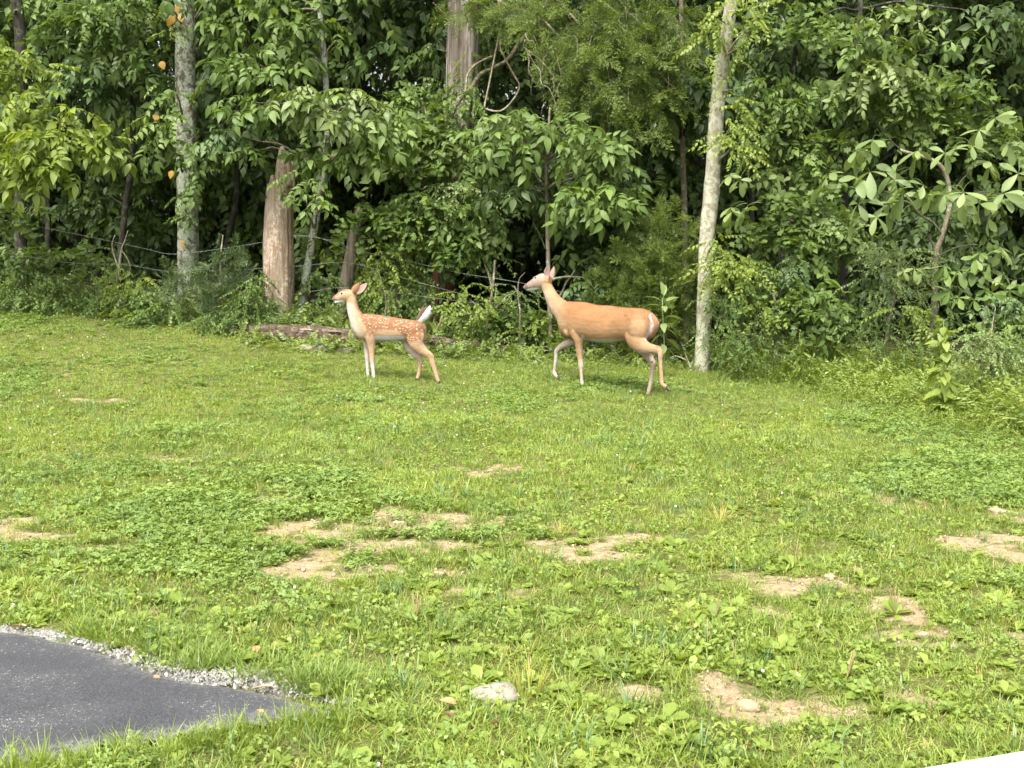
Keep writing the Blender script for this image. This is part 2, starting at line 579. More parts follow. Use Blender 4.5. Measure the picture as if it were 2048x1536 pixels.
def asphalt_material():
    m, nt, out = new_mat("asphalt")
    geo = N_(nt, "ShaderNodeNewGeometry"); pos = geo.outputs['Position']
    n0 = noise(nt, 3.5, 5, .6, pos, .8); n1 = noise(nt, 55, 5, .7, pos); n2 = noise(nt, 170, 3, .6, pos)
    vo = N_(nt, "ShaderNodeTexVoronoi"); vo.inputs['Scale'].default_value = 150
    nt.links.new(pos, vo.inputs['Vector'])
    col = mixrgb(nt, maprange(nt, n0, .35, .65), (.030, .031, .036), (.050, .052, .058))
    col = mixrgb(nt, maprange(nt, n2, .45, .62), col, (.078, .080, .088))
    mask = maprange(nt, mathn(nt, 'ADD', n1, mathn(nt, 'MULTIPLY', n0, .45)), .78, .92)
    fl = mathn(nt, 'MULTIPLY', maprange(nt, vo.outputs['Distance'], .42, .30), mask)
    col = mixrgb(nt, fl, col, (.42, .40, .35))
    dust = N_(nt, "ShaderNodeAttribute", attribute_name="dust").outputs['Fac']
    col = mixrgb(nt, mathn(nt, 'MULTIPLY', dust, maprange(nt, n1, .40, .58)), col, (.30, .29, .27))
    p = N_(nt, "ShaderNodeBsdfPrincipled", Roughness=.78)
    p.inputs['Specular IOR Level'].default_value = .35
    nt.links.new(col, p.inputs['Base Color'])
    nt.links.new(bump(nt, mathn(nt, 'ADD', n2, n1), .9, .006), p.inputs['Normal'])
    nt.links.new(p.outputs[0], out.inputs[0])
    return m

def drive_mesh():
    step = .045
    xs = np.arange(-9, .2, step); ys = np.arange(2.0, 6.2, step)
    X, Y = np.meshgrid(xs, ys)
    D = poly_dist(X, Y, DRIVE) + .022 * fbm(X*6, Y*6, 3.0, 3)
    keep = D < .0
    idx = -np.ones(X.shape, int)
    use = np.zeros(X.shape, bool)
    q = keep[:-1, :-1] & keep[1:, :-1] & keep[:-1, 1:] & keep[1:, 1:]
    for a in (0, 1):
        for b in (0, 1):
            use[a:a+q.shape[0], b:b+q.shape[1]] |= q
    idx[use] = np.arange(use.sum())
    Z = .012 + .004 * vnoise(X*2, Y*2, 1) - .030 * ss(-.10, -.0, D)
    V = np.stack([X[use], Y[use], Z[use]], -1)
    jj, ii = np.nonzero(q)
    F = np.stack([idx[jj, ii], idx[jj, ii+1], idx[jj+1, ii+1], idx[jj+1, ii]], -1)
    m = bpy.data.meshes.new("driveway")
    m.from_pydata(V.tolist(), [], F.tolist())
    m.polygons.foreach_set('use_smooth', [True]*len(F))
    a = m.attributes.new("dust", 'FLOAT', 'POINT')
    a.data.foreach_set('value', ss(-.13, .01, D[use]).astype(np.float32))
    m.materials.append(asphalt_material())
    return m
tag(part("driveway", drive_mesh()), "dark speckled asphalt driveway end in the lower left", None, None, 'structure')

MAT_CONC = plain_mat("pale_concrete", (.40, .415, .43), .85, .2, 0, 60, (.33, .345, .36), 140, .002)
def slab_mesh():
    import bmesh
    bm = bmesh.new()
    top = [bm.verts.new((p[0], p[1], .055)) for p in SLABP]
    lo = [bm.verts.new((p[0], p[1], -.08)) for p in SLABP]
    bm.faces.new(top); bm.faces.new(lo[::-1])
    for i in range(4):
        j = (i+1) % 4
        bm.faces.new((top[i], lo[i], lo[j], top[j]))
    bmesh.ops.recalc_face_normals(bm, faces=bm.faces)
    bmesh.ops.bevel(bm, geom=[e for e in bm.edges if all(v.co.z > 0 for v in e.verts)], offset=.008, segments=2, affect='EDGES')
    m = bpy.data.meshes.new("pavement"); bm.to_mesh(m); bm.free()
    m.materials.append(MAT_CONC)
    return m
tag(part("pavement", slab_mesh()), "white concrete slab edge in the lower right corner", None, None, 'structure')
# ------------------------------------------------------------------ deer
def fur_material(name, spots=False):
    m, nt, out = new_mat(name)
    tc = N_(nt, "ShaderNodeTexCoord"); pos = tc.outputs['Object']
    A = N_(nt, "ShaderNodeAttribute", attribute_name="fur")
    col = mixrgb(nt, 1.0, A.outputs['Color'], (.73, .84, 1.04), 'MULTIPLY')
    mp = N_(nt, "ShaderNodeMapping"); mp.inputs['Scale'].default_value = (.28, 1, 1)
    mp.inputs['Rotation'].default_value = (0, R(20), 0)
    nt.links.new(pos, mp.inputs[0])
    h = noise(nt, 260, 3, .6, mp.outputs[0]); h2 = noise(nt, 26, 4, .6, mp.outputs[0]); h3 = noise(nt, 7, 3, .6, pos)
    col = mixrgb(nt, maprange(nt, h, .3, .7, 0, .50), col, mixrgb(nt, 1.0, col, (.62, .55, .48), 'MULTIPLY'))
    col = mixrgb(nt, maprange(nt, h2, .38, .68, 0, .45), col, mixrgb(nt, 1.0, col, (.72, .62, .52), 'MULTIPLY'))
    col = mixrgb(nt, maprange(nt, h3, .42, .66, 0, .45), col, mixrgb(nt, 1.0, col, (1.18, 1.2, 1.25), 'MULTIPLY'))
    if spots:
        sd = N_(nt, "ShaderNodeAttribute", attribute_name="saddle").outputs['Fac']
        mp2 = N_(nt, "ShaderNodeMapping"); mp2.inputs['Scale'].default_value = (.62, .8, 1.25)
        nt.links.new(pos, mp2.inputs[0])
        wob = noise(nt, 30, 2, .5, mp2.outputs[0])
        vo = N_(nt, "ShaderNodeTexVoronoi"); vo.inputs['Scale'].default_value = 52; vo.inputs['Randomness'].default_value = .85
        nt.links.new(mp2.outputs[0], vo.inputs['Vector'])
        dd = mathn(nt, 'ADD', vo.outputs['Distance'], mathn(nt, 'MULTIPLY', mathn(nt, 'SUBTRACT', wob, .5), .5))
        sf = mathn(nt, 'MULTIPLY', maprange(nt, dd, .37, .24), maprange(nt, sd, .3, .6))
        col = mixrgb(nt, mathn(nt, 'MULTIPLY', sf, .80), col, (.50, .42, .32))
    p = N_(nt, "ShaderNodeBsdfPrincipled", Roughness=.8)
    p.inputs['Specular IOR Level'].default_value = .12
    p.inputs['Sheen Weight'].default_value = .08
    p.inputs['Sheen Roughness'].default_value = .45
    p.inputs['Sheen Tint'].default_value = (1, .86, .7, 1)
    nt.links.new(col, p.inputs['Base Color'])
    nt.links.new(bump(nt, mathn(nt, 'ADD', mathn(nt, 'MULTIPLY', h, .5), mathn(nt, 'MULTIPLY', h2, .8)), .8, .007), p.inputs['Normal'])
    nt.links.new(p.outputs[0], out.inputs[0])
    return m

class Animal:
    """side-on figure: stations are read off an enlarged view (origin u0,v0, factor k) and stood on the ground
    in the vertical plane through two of its feet; 'lat' is metres away from the viewer across that plane"""
    def __init__(s, u0, v0, k, fa, fb, lata, latb):
        s.u0, s.v0, s.k = u0, v0, k
        A = ghit(u0 + fa[0]/k, v0 + fa[1]/k); B = ghit(u0 + fb[0]/k, v0 + fb[1]/k)
        for _ in range(4):
            d = (B - A); d[2] = 0; d /= np.linalg.norm(d)
            s.n = np.array([-d[1], d[0], 0.]) * (1 if d[0] > 0 else -1)
            A2 = A - s.n * lata; B2 = B - s.n * latb
            d = (B2 - A2); d[2] = 0; d /= np.linalg.norm(d)
            s.n = np.array([-d[1], d[0], 0.]) * (1 if d[0] > 0 else -1)
        s.d = d; s.o = A2
        s.px = k * FPX / (A2[1] * cp)             # enlarged pixels per metre
        s.base = np.array([(A[0]+B[0])/2, (A[1]+B[1])/2, min(A[2], B[2])])
        print("animal", A, B, "yaw", math.degrees(math.atan2(d[1], d[0])), "px/m", s.px)
    def P(s, zx, zy, lat=0.0):
        dr = ray(s.u0 + np.asarray(zx)/s.k, s.v0 + np.asarray(zy)/s.k)
        lat = np.asarray(lat, float)
        t = ((s.o - C0) @ s.n + lat) / (dr @ s.n)
        return C0 + dr * np.asarray(t)[..., None]
    def Z(s, V):
        u, v = proj(V)
        return (u - s.u0) * s.k, (v - s.v0) * s.k, (V - s.o) @ s.n
    def loft(s, mb, st, nseg=20, sub=5, sq=2.0, shrink=.0):
        st = catmull(np.asarray(st, float), sub)
        C = s.P(st[:, 0], st[:, 1], st[:, 2])
        h = np.maximum(st[:, 3], 1) / s.px; w = np.maximum(st[:, 4], .002)
        T = np.gradient(C, axis=0); T /= np.linalg.norm(T, axis=1)[:, None]
        Nn = np.cross(s.n[None], T); Nn /= np.linalg.norm(Nn, axis=1)[:, None]
        B = np.cross(T, Nn)
        # rounded ends
        def cap(i, sg):
            out = []
            for q in (.55, .85, .98):
                r = math.sqrt(1 - q*q)
                out.append((C[i] + sg * T[i] * q * min(h[i], w[i]) * .9, Nn[i], B[i], h[i]*r, w[i]*r))
            return out
        rings = cap(0, -1)[::-1] + [(C[i], Nn[i], B[i], h[i], w[i]) for i in range(len(C))] + cap(-1, 1)
        a = np.arange(nseg) / nseg * 2 * math.pi
        ca = np.sign(np.cos(a)) * np.abs(np.cos(a)) ** (2/sq); sa = np.sign(np.sin(a)) * np.abs(np.sin(a)) ** (2/sq)
        V = np.array([c + n * (hh * ca)[:, None] + b * (ww * sa)[:, None] for c, n, b, hh, ww in rings]).reshape(-1, 3)
        f = []
        nr = len(rings)
        for i in range(nr - 1):
            for j in range(nseg):
                j2 = (j+1) % nseg
                f.append((i*nseg+j, i*nseg+j2, (i+1)*nseg+j2, (i+1)*nseg+j))
        f.append(tuple(range(nseg))[::-1]); f.append(tuple((nr-1)*nseg + j for j in range(nseg)))
        mb.add(V, f)
    def blob(s, mb, zx, zy, lat, rx, ry, rl, rot=0):
        u = np.linspace(0, math.pi, 11); n = 16
        C = s.P(zx, zy, lat)
        up = np.array([0, 0, 1.])
        c, si = math.cos(rot), math.sin(rot)
        ax = s.d * c + up * si; az = -s.d * si + up * c
        V = []; f = []
        for a in u:
            for j in range(n):
                b = j / n * 2 * math.pi
                V.append(C + ax * math.cos(a) * rx/s.px + az * math.sin(a)*math.cos(b) * ry/s.px + s.n * math.sin(a)*math.sin(b) * rl)
        for i in range(10):
            for j in range(n):
                j2 = (j+1) % n
                f.append((i*n+j, i*n+j2, (i+1)*n+j2, (i+1)*n+j))
        mb.add(V, f)
    def skin(s, mb, voxel, smooth, paint, mat, name, parent, hairs=60000):
        m0 = mb.mesh("tmp", mat)
        o = bpy.data.objects.new("tmp", m0); link(o)
        r = o.modifiers.new("r", 'REMESH'); r.mode = 'VOXEL'; r.voxel_size = voxel; r.use_smooth_shade = True
        k = o.modifiers.new("s", 'SMOOTH'); k.factor = .5; k.iterations = smooth
        dg = bpy.context.evaluated_depsgraph_get()
        me = bpy.data.meshes.new_from_object(o.evaluated_get(dg))
        bpy.data.objects.remove(o)
        n = len(me.vertices)
        V = np.empty(n*3, np.float32); me.vertices.foreach_get('co', V); V = V.reshape(-1, 3).astype(float)
        NN = np.empty(n*3, np.float32); me.vertices.foreach_get('normal', NN); NN = NN.reshape(-1, 3)
        zx, zy, lat = s.Z(V)
        cols, extra = paint(zx, zy, lat, NN)
        # drop the animal into its own upright frame: x along the body, y across it
        M = np.stack([s.d, s.n, [0, 0, 1.]])
        L = (V - s.base) @ M.T
        me.vertices.foreach_set('co', L.astype(np.float32).ravel())
        me.update()
        a = me.color_attributes.new("fur", 'FLOAT_COLOR', 'POINT')
        a.data.foreach_set('color', np.concatenate([cols, np.ones((n, 1))], 1).astype(np.float32).ravel())
        for kx, A in extra.items():
            a = me.attributes.new(kx, 'FLOAT', 'POINT'); a.data.foreach_set('value', A.astype(np.float32))
        me.materials.clear(); me.materials.append(mat)
        me.polygons.foreach_set('use_smooth', [True]*len(me.polygons))
        me.name = name
        ob = part(name, me, parent)
        s.coat(me, cols, extra, zx, zy, parent, mat, hairs)
        return ob
    def coat(s, me, cols, extra, zx, zy, parent, mat, hairs):
        """short lying hair all over the skin, coloured like the skin beneath it"""
        g = np.random.default_rng(5)
        nv = len(me.vertices)
        V = np.empty(nv*3, np.float32); me.vertices.foreach_get('co', V); V = V.reshape(-1, 3)
        NN = np.empty(nv*3, np.float32); me.vertices.foreach_get('normal', NN); NN = NN.reshape(-1, 3)
        i = g.integers(0, nv, hairs)
        p = V[i] + g.normal(0, .0025, (hairs, 3)); nr = NN[i]
        p -= nr * np.sum((p - V[i]) * nr, 1)[:, None]
        low = ss(s.leg_y - 40, s.leg_y + 60, zy[i])[:, None]
        comb = np.array([1, 0, -.45]) * (1-low) + np.array([.15, 0, -1.]) * low
        neck = ss(s.neck_x + 60, s.neck_x - 40, zx[i])[:, None]
        comb = comb * (1-neck) + np.array([.55, 0, -.8]) * neck
        comb = comb + g.normal(0, .22, (hairs, 3))
        comb -= nr * np.sum(comb*nr, 1)[:, None]
        comb /= np.linalg.norm(comb, axis=1)[:, None] + 1e-6
        d = comb + nr * g.uniform(.08, .38, (hairs, 1)); d /= np.linalg.norm(d, axis=1)[:, None]
        head = ss(s.head_y + 40, s.head_y - 10, zy[i])
        L = (g.uniform(.55, 1.2, hairs) * s.hair * (1 - .55*head) * (1 - .45*low[:, 0]))[:, None]
        sd = np.cross(d, nr) * (.0011 * (s.hair/.014))
        T = np.stack([p - sd - nr*.001, p + sd - nr*.001, p + d*L], 1).reshape(-1, 3)
        m = bpy.data.meshes.new("coat")
        F = np.arange(hairs*3, dtype=np.int32)
        m.vertices.add(hairs*3); m.vertices.foreach_set('co', T.astype(np.float32).ravel())
        m.loops.add(hairs*3); m.loops.foreach_set('vertex_index', F)
        m.polygons.add(hairs); m.polygons.foreach_set('loop_start', np.arange(0, hairs*3, 3, dtype=np.int32))
        m.update(calc_edges=True)
        m.polygons.foreach_set('use_smooth', [True]*hairs)
        c = cols[i] * g.uniform(.72, 1.18, (hairs, 1))
        c = np.repeat(c, 3, axis=0)
        a = m.color_attributes.new("fur", 'FLOAT_COLOR', 'POINT'); a.data.foreach_set('color', np.concatenate([c, np.ones((hairs*3, 1))], 1).astype(np.float32).ravel())
        for k, A in extra.items():
            a = m.attributes.new(k, 'FLOAT', 'POINT'); a.data.foreach_set('value', np.repeat(A[i], 3).astype(np.float32))
        nn = np.repeat(nr + g.normal(0, .16, (hairs, 3)), 3, axis=0); nn /= np.linalg.norm(nn, axis=1)[:, None]
        m.normals_split_custom_set_from_vertices(nn.tolist())
        m.materials.append(mat)
        part("coat", m, parent, kind='stuff')
    def local(s, mb, name, mat, parent, label=None):
        M = np.stack([s.d, s.n, [0, 0, 1.]])
        for i, v in enumerate(mb.v): mb.v[i] = (v - s.base) @ M.T
        return part(name, mb.mesh(name, mat), parent, label=label)
    def root(s, name, label, cat):
        o = thing(name, s.base, label, cat)
        o.rotation_euler = (0, 0, math.atan2(s.d[1], s.d[0]))
        return o
    def ear(s, mb, base, tip, width, lat, cup, flip=1, side=1.0, thick=.004, toward=-1):
        """leaf shaped cupped ear"""
        b = s.P(base[0], base[1], lat[0]); t = s.P(tip[0], tip[1], lat[1])
        ax = t - b; L = np.linalg.norm(ax); ax /= L
        nrm = np.array(s.n) * toward
        sd = np.cross(ax, nrm); sd /= np.linalg.norm(sd)
        nrm = np.cross(sd, ax)
        nu, nv = 12, 9
        g = []
        for layer in (0, 1):
            for i in range(nu):
                q = i/(nu-1)
                wv = width/s.px/2 * (math.sin(math.pi * min(1, (q*.93+.07))**.72) ** .75 + .05*(1-q))
                for j in range(nv):
                    r = j/(nv-1)*2-1
                    cu = cup * (1 - q*.6)
                    P_ = b + ax*L*q + sd*wv*r*side + nrm*(cu*wv*(r*r) - cu*wv*.6) + nrm * (thick if layer == 0 else -thick) * (1-.6*abs(r)) 
                    g.append(P_)
        f = []; n0 = nu*nv
        for i in range(nu-1):
            for j in range(nv-1):
                a = i*nv+j
                f.append((a, a+1, a+nv+1, a+nv)); f.append((n0+a, n0+a+nv, n0+a+nv+1, n0+a+1))
        for i in range(nu-1):
            for j in (0, nv-1):
                a = i*nv+j
                f.append((a, a+nv, n0+a+nv, n0+a))
        for j in range(nv-1):
            a = (nu-1)*nv+j
            f.append((a, a+1, n0+a+1, n0+a)); f.append((j, j+1, n0+j+1, n0+j))
        mb.add(g, f, np.repeat([1.0, 0.0], n0))
        return mb

def pl_dist(x, y, P):
    return poly_dist(x, y, [tuple(p) for p in P], closed=False)
def lerp(a, b, t):
    t = np.asarray(t)[..., None]
    return np.asarray(a) * (1-t) + np.asarray(b) * t

MAT_HOOF = plain_mat("black_hoof", (.012, .011, .011), .35, .5, 0, 40, (.03, .027, .025))
MAT_EYE = plain_mat("dark_eye", (.008, .005, .004), .08, .7)
MAT_NOSE = plain_mat("wet_nose", (.02, .016, .015), .35, .5, 0, None, None, 900, .001)
def ear_mat(name, inner, outer):
    m, nt, out = new_mat(name)
    A = N_(nt, "ShaderNodeAttribute", attribute_name="tint").outputs['Fac']
    tc = N_(nt, "ShaderNodeTexCoord")
    h = noise(nt, 160, 4, .6, tc.outputs['Object'])
    i2 = mixrgb(nt, maprange(nt, h, .4, .65), inner, tuple(c*.72 for c in inner))
    col = mixrgb(nt, maprange(nt, A, .45, .55), outer, i2)
    p = N_(nt, "ShaderNodeBsdfPrincipled", Roughness=.75)
    p.inputs['Specular IOR Level'].default_value = .1
    p.inputs['Subsurface Weight'].default_value = .15
    p.inputs['Subsurface Radius'].default_value = (.02, .008, .005)
    nt.links.new(col, p.inputs['Base Color'])
    nt.links.new(p.outputs[0], out.inputs[0])
    return m

def tail_mat(name, brown, white, ax=0):
    m, nt, out = new_mat(name)
    A = N_(nt, "ShaderNodeAttribute", attribute_name="tint").outputs['Fac']
    tc = N_(nt, "ShaderNodeTexCoord")
    mp = N_(nt, "ShaderNodeMapping"); mp.inputs['Scale'].default_value = (1, 1, .25)
    nt.links.new(tc.outputs['Object'], mp.inputs[0])
    h = noise(nt, 190, 4, .6, mp.outputs[0])
    col = mixrgb(nt, maprange(nt, mathn(nt, 'ADD', A, mathn(nt, 'MULTIPLY', mathn(nt, 'SUBTRACT', h, .5), .6)), .4, .6), brown, white)
    p = N_(nt, "ShaderNodeBsdfPrincipled", Roughness=.8)
    p.inputs['Specular IOR Level'].default_value = .1
    p.inputs['Sheen Weight'].default_value = .3
    nt.links.new(col, p.inputs['Base Color'])
    nt.links.new(bump(nt, h, .9, .006), p.inputs['Normal'])
    nt.links.new(p.outputs[0], out.inputs[0])
    return m

# ================= doe
D = Animal(1000, 500, 4.955, (814, 1364), (1468, 1444), -.075, .075)
D.leg_y, D.neck_x, D.head_y, D.hair = 960, 600, 400, .016
def build_doe():
    a = D; mb = MB()
    root = a.root("doe", "tawny white-tailed doe walking left across the grass, front foot lifted, no spots", "deer")
    # trunk
    a.loft(mb, [(600,702,0,70,.020),(616,698,0,120,.070),(655,686,0,178,.112),(725,697,0,190,.135),(820,705,0,193,.150),(950,727,0,184,.170),
                (1080,738,0,186,.172),(1190,735,0,166,.142),(1310,738,0,160,.150),(1400,742,0,154,.155),(1455,745,0,136,.125),(1495,750,0,104,.085),(1518,754,0,66,.040),(1528,756,0,36,.012)], 28, 5, 2.2)
    # neck
    a.loft(mb, [(690,670,0,140,.105),(628,610,0,118,.092),(565,548,0,98,.076),(518,478,0,83,.062),(485,410,0,72,.054),(462,350,0,66,.050),(448,310,0,58,.046)], 22, 5)
    # head
    a.loft(mb, [(480,300,0,58,.044),(450,305,0,76,.056),(415,308,0,80,.058),(378,318,0,70,.054),(345,333,0,58,.046),(312,347,0,50,.036),(282,360,0,41,.030),(258,366,0,30,.026),(246,368,0,20,.020)], 20, 5)
    a.loft(mb, [(400,372,0,20,.030),(340,384,0,20,.022),(285,390,0,15,.018),(265,390,0,12,.014)], 14, 4)      # lower jaw
    a.blob(mb, 362, 276, 0, 34, 16, .047, R(20))                                            # brow
    # near foreleg (planted)
    a.loft(mb, [(700,700,-.085,95,.045),(745,790,-.095,90,.050),(772,870,-.090,64,.046),(783,930,-.082,49,.038),(788,1000,-.078,41,.030),(795,1075,-.075,32,.024),
                (801,1120,-.075,30,.024),(803,1150,-.075,29,.024),(804,1190,-.075,22,.017),(808,1260,-.075,19,.0155),(811,1305,-.075,21,.018),(813,1335,-.075,22,.018),(814,1356,-.075,22,.018)], 16, 4)
    # far foreleg (lifted)
    a.loft(mb, [(760,800,.085,90,.045),(735,875,.088,62,.042),(690,918,.085,44,.034),(640,938,.082,38,.029),(595,965,.080,34,.025),(563,998,.078,29,.024),
                (557,1035,.078,24,.019),(550,1110,.078,21,.016),(541,1180,.078,21,.016),(537,1212,.078,25,.018),(550,1240,.078,24,.018),(572,1258,.078,19,.017)], 16, 4)
    # near hind leg (pushed back, lifted)
    a.loft(mb, [(1330,760,-.07,130,.07),(1345,850,-.090,128,.072),(1375,915,-.098,98,.062),(1430,955,-.095,64,.045),(1495,975,-.090,46,.032),(1550,988,-.088,40,.026)], 20, 5)
    a.loft(mb, [(1540,984,-.088,38,.024),(1575,992,-.088,38,.024),(1590,1030,-.088,31,.022),(1590,1090,-.088,23,.017),(1594,1170,-.088,20,.0155),(1600,1250,-.088,21,.016),
                (1600,1292,-.088,24,.018),(1608,1322,-.088,27,.019),(1632,1348,-.088,21,.017),(1652,1362,-.088,17,.015)], 16, 4)
    # far hind leg (planted)
    a.loft(mb, [(1370,860,.085,110,.065),(1405,940,.088,86,.055),(1445,1010,.082,62,.042),(1485,1070,.078,46,.030),(1512,1110,.075,36,.024),(1515,1145,.075,30,.022),
                (1510,1190,.075,26,.018),(1500,1270,.075,22,.016),(1488,1340,.075,22,.0165),(1478,1385,.075,23,.018),(1472,1415,.075,21,.018),(1469,1438,.075,20,.018)], 16, 4)
    # muscles
    a.blob(mb, 745, 720, -.078, 75, 150, .080, R(-12)); a.blob(mb, 745, 720, .078, 75, 150, .080, R(-12)); a.blob(mb, 690, 810, -.070, 62, 60, .066); a.blob(mb, 690, 810, .070, 62, 60, .066)
    a.blob(mb, 1370, 770, -.080, 120, 150, .098, R(15)); a.blob(mb, 1370, 770, .080, 120, 150, .098, R(15)); a.blob(mb, 1290, 650, -.075, 60, 45, .062); a.blob(mb, 1290, 650, .075, 60, 45, .062)
    def paint(zx, zy, lat, n):
        nz = n[:, 2]; tan = np.array([.56, .245, .085]); back = np.array([.47, .215, .082]); side = np.array([.62, .34, .150]); white = np.array([.80, .74, .64])
        top = np.interp(zx, [400,560,700,940,1250,1400,1560], [230,400,505,542,578,590,690])
        t = ss(10, 330, zy - top)
        c = lerp(back, side, t)
        c = lerp(c, tan, ss(560, 700, zx) * ss(1250, 900, zx) * (1-t) * .5)
        # haunch and shoulder patches, a shade lighter
        c = lerp(c, [.66, .40, .20], ss(1.2, .2, ((zx-1390)/130)**2 + ((zy-780)/120)**2) * .6)
        c = lerp(c, [.60, .36, .18], ss(1.2, .2, ((zx-700)/80)**2 + ((zy-820)/90)**2) * .4)
        # neck and throat
        neck = ss(700, 600, zx) * ss(720, 560, zy)
        frontx = np.interp(zy, [380,440,510,580,640,690,740,800], [400,412,440,470,510,550,580,600])
        c = lerp(c, [.66, .38, .19], neck * .55)
        c = lerp(c, [.74, .55, .36], ss(110, 5, zx - frontx) * ss(800, 650, zy) * ss(380, 420, zy) * .8)
        # head
        hd = ss(455, 410, zx + (zy - 300) * .25) * ss(430, 400, zy)
        c = lerp(c, [.56, .40, .27], hd * .85)
        c = lerp(c, [.46, .29, .18], hd * ss(24, 4, pl_dist(zx, zy, [(250,335),(350,262),(420,232)])) * .7)
        c = lerp(c, white, ss(430, 380, zx) * ss(366, 384, zy) * ss(420, 405, zy))
        c = lerp(c, [.28, .17, .12], ss(24, 8, pl_dist(zx, zy, [(248,345),(262,372)])) * hd)
        c = lerp(c, [.14, .08, .06], ss(7, 2, pl_dist(zx, zy, [(246,378),(290,377),(300,372)])) * hd)
        c = lerp(c, [.70, .60, .50], ss(16, 8, np.abs(np.hypot(zx-350, zy-272) - 16)) * hd * .25)
        # belly
        torso = ss(800, 850, zx) * ss(1240, 1190, zx)
        c = lerp(c, white, torso * ss(-.35, -.75, nz) * ss(870, 900, zy))
        c = lerp(c, white, ss(640, 600, zx) * ss(-.5, -.9, nz) * ss(800, 840, zy) * .5)
        # legs
        leg = ss(900, 1000, zy)
        c = lerp(c, [.62, .37, .19], leg * .8)
        farF = (zx < 735) & (zy > 885) & (lat > .02)
        c = np.where(farF[:, None], lerp([.62, .45, .32], [.74, .62, .48], ss(0, .6, -n @ D.n * 0 + ss(930, 1100, zy))), c)
        c = lerp(c, [.70, .52, .34], ss(1060, 1180, zy) * (zx < 900))
        near = (lat < -.03)
        c = lerp(c, white, (near & (zx > 700) & (zx < 900)) * ss(813, 824, zx - (zy-1000)*.005) * ss(900, 1000, zy) * .8)
        c = lerp(c, white, ss(20, 10, pl_dist(zx, zy, [(816,855),(824,900)])))
        # thigh front edge
        c = lerp(c, white, ss(22, 8, pl_dist(zx, zy, [(1195,925),(1245,970),(1300,1008),(1400,1012),(1470,1020)]) + np.maximum(0, 6)) * ss(.1, -.3, nz))
        farH = (lat > .02) & (zy > 960) & (zx > 1350)
        c = np.where(farH[:, None], lerp([.58, .38, .25], [.66, .47, .30], ss(1150, 1250, zy)), c)
        c = lerp(c, [.80, .70, .55], farH * ss(22, 10, np.hypot(zx-1500, (zy-1075)*.6)))
        c = lerp(c, [.05, .03, .02], farH * ss(12, 6, np.hypot(zx-1505, zy-1113)))
        c = lerp(c, [.45, .22, .10], (near & (zx > 1540)) * ss(16, 4, pl_dist(zx, zy, [(1490,955),(1590,962)])) * .7)
        c = lerp(c, [.80, .68, .52], (near & (zx > 1540)) * ss(14, 4, pl_dist(zx, zy, [(1575,1020),(1568,1090)])) * .6)
        # rump stripe and the brown behind it
        c = lerp(c, white, ss(20, 11, pl_dist(zx, zy, [(1490,655),(1510,700),(1506,760),(1480,825),(1450,885)])))
        c = lerp(c, [.44, .24, .12], ss(8, 22, zx - np.interp(zy, [600,655,700,760,825,885], [1470,1492,1514,1510,1484,1455])) * ss(640, 670, zy) * (zx > 1440) * ss(920, 880, zy))
        return c, {}
    a.skin(mb, .0065, 6, paint, fur_material("doe_fur"), "body", root, 110000)
    em = ear_mat("doe_ear", (.38, .27, .235), (.30, .20, .145))
    a.local(a.ear(MB(), (462,272), (488,146), 96, (-.035,-.060), .5, toward=-1), "ear", em, root)
    a.local(a.ear(MB(), (508,300), (536,162), 84, (.030,.070), .5, toward=-1), "ear", em, root)
    for lat in (-.047, .047):
        e = MB(); a.blob(e, 351, 275, lat, 10, 11, .010); a.local(e, "eye", MAT_EYE, root)
    e = MB(); a.loft(e, [(256,352,0,14,.017),(246,360,0,16,.019),(242,368,0,12,.016)], 14, 3); a.local(e, "nose", MAT_NOSE, root)
    # hooves: two toes each
    for st in ([(806,1346),(812,1360),(808,1370)], [(1462,1430),(1467,1446),(1462,1452)]):
        lat0 = -.075 if st[0][0] < 1000 else .075
        for dl in (-.009, .009):
            h = MB(); a.loft(h, [(st[0][0],st[0][1],lat0+dl,19,.009),(st[1][0],st[1][1],lat0+dl,22,.011),(st[2][0]-4,st[2][1],lat0+dl,20,.009)], 12, 3); a.local(h, "hoof", MAT_HOOF, root)
    for dl in (-.010, .010):
        h = MB(); a.loft(h, [(578,1252,.078+dl,19,.011),(592,1272,.078+dl,21,.012),(610,1290,.078+dl,12,.009),(622,1302,.078+dl,4,.004)], 12, 3); a.local(h, "hoof", MAT_HOOF, root)
        h = MB(); a.loft(h, [(1652,1358,-.088+dl,14,.011),(1664,1372,-.088+dl,15,.012),(1680,1386,-.088+dl,9,.008),(1690,1394,-.088+dl,4,.004)], 12, 3); a.local(h, "hoof", MAT_HOOF, root)
    for z, la in (((570,1228),.078), ((1628,1312),-.088)):
        h = MB(); a.blob(h, z[0], z[1], la, 11, 6, .012, R(-40)); a.local(h, "dewclaw", MAT_HOOF, root)
    tl = MB()
    a.loft(tl, [(1500,640,0,16,.020),(1533,690,0,22,.032),(1548,745,0,24,.036),(1532,800,0,22,.032),(1500,850,0,16,.024),(1468,885,0,8,.012)], 16, 4)
    v = tl.v[0]; zx, zy, lt = a.Z(v)
    tl.t[0] = np.clip(.5 + (np.interp(zy, [640,745,885], [1492,1528,1450]) - zx) / 40, 0, 1) * .9
    a.local(tl, "tail", tail_mat("doe_tail", (.25, .125, .060, 1), (.46, .43, .39, 1)), root)
build_doe()

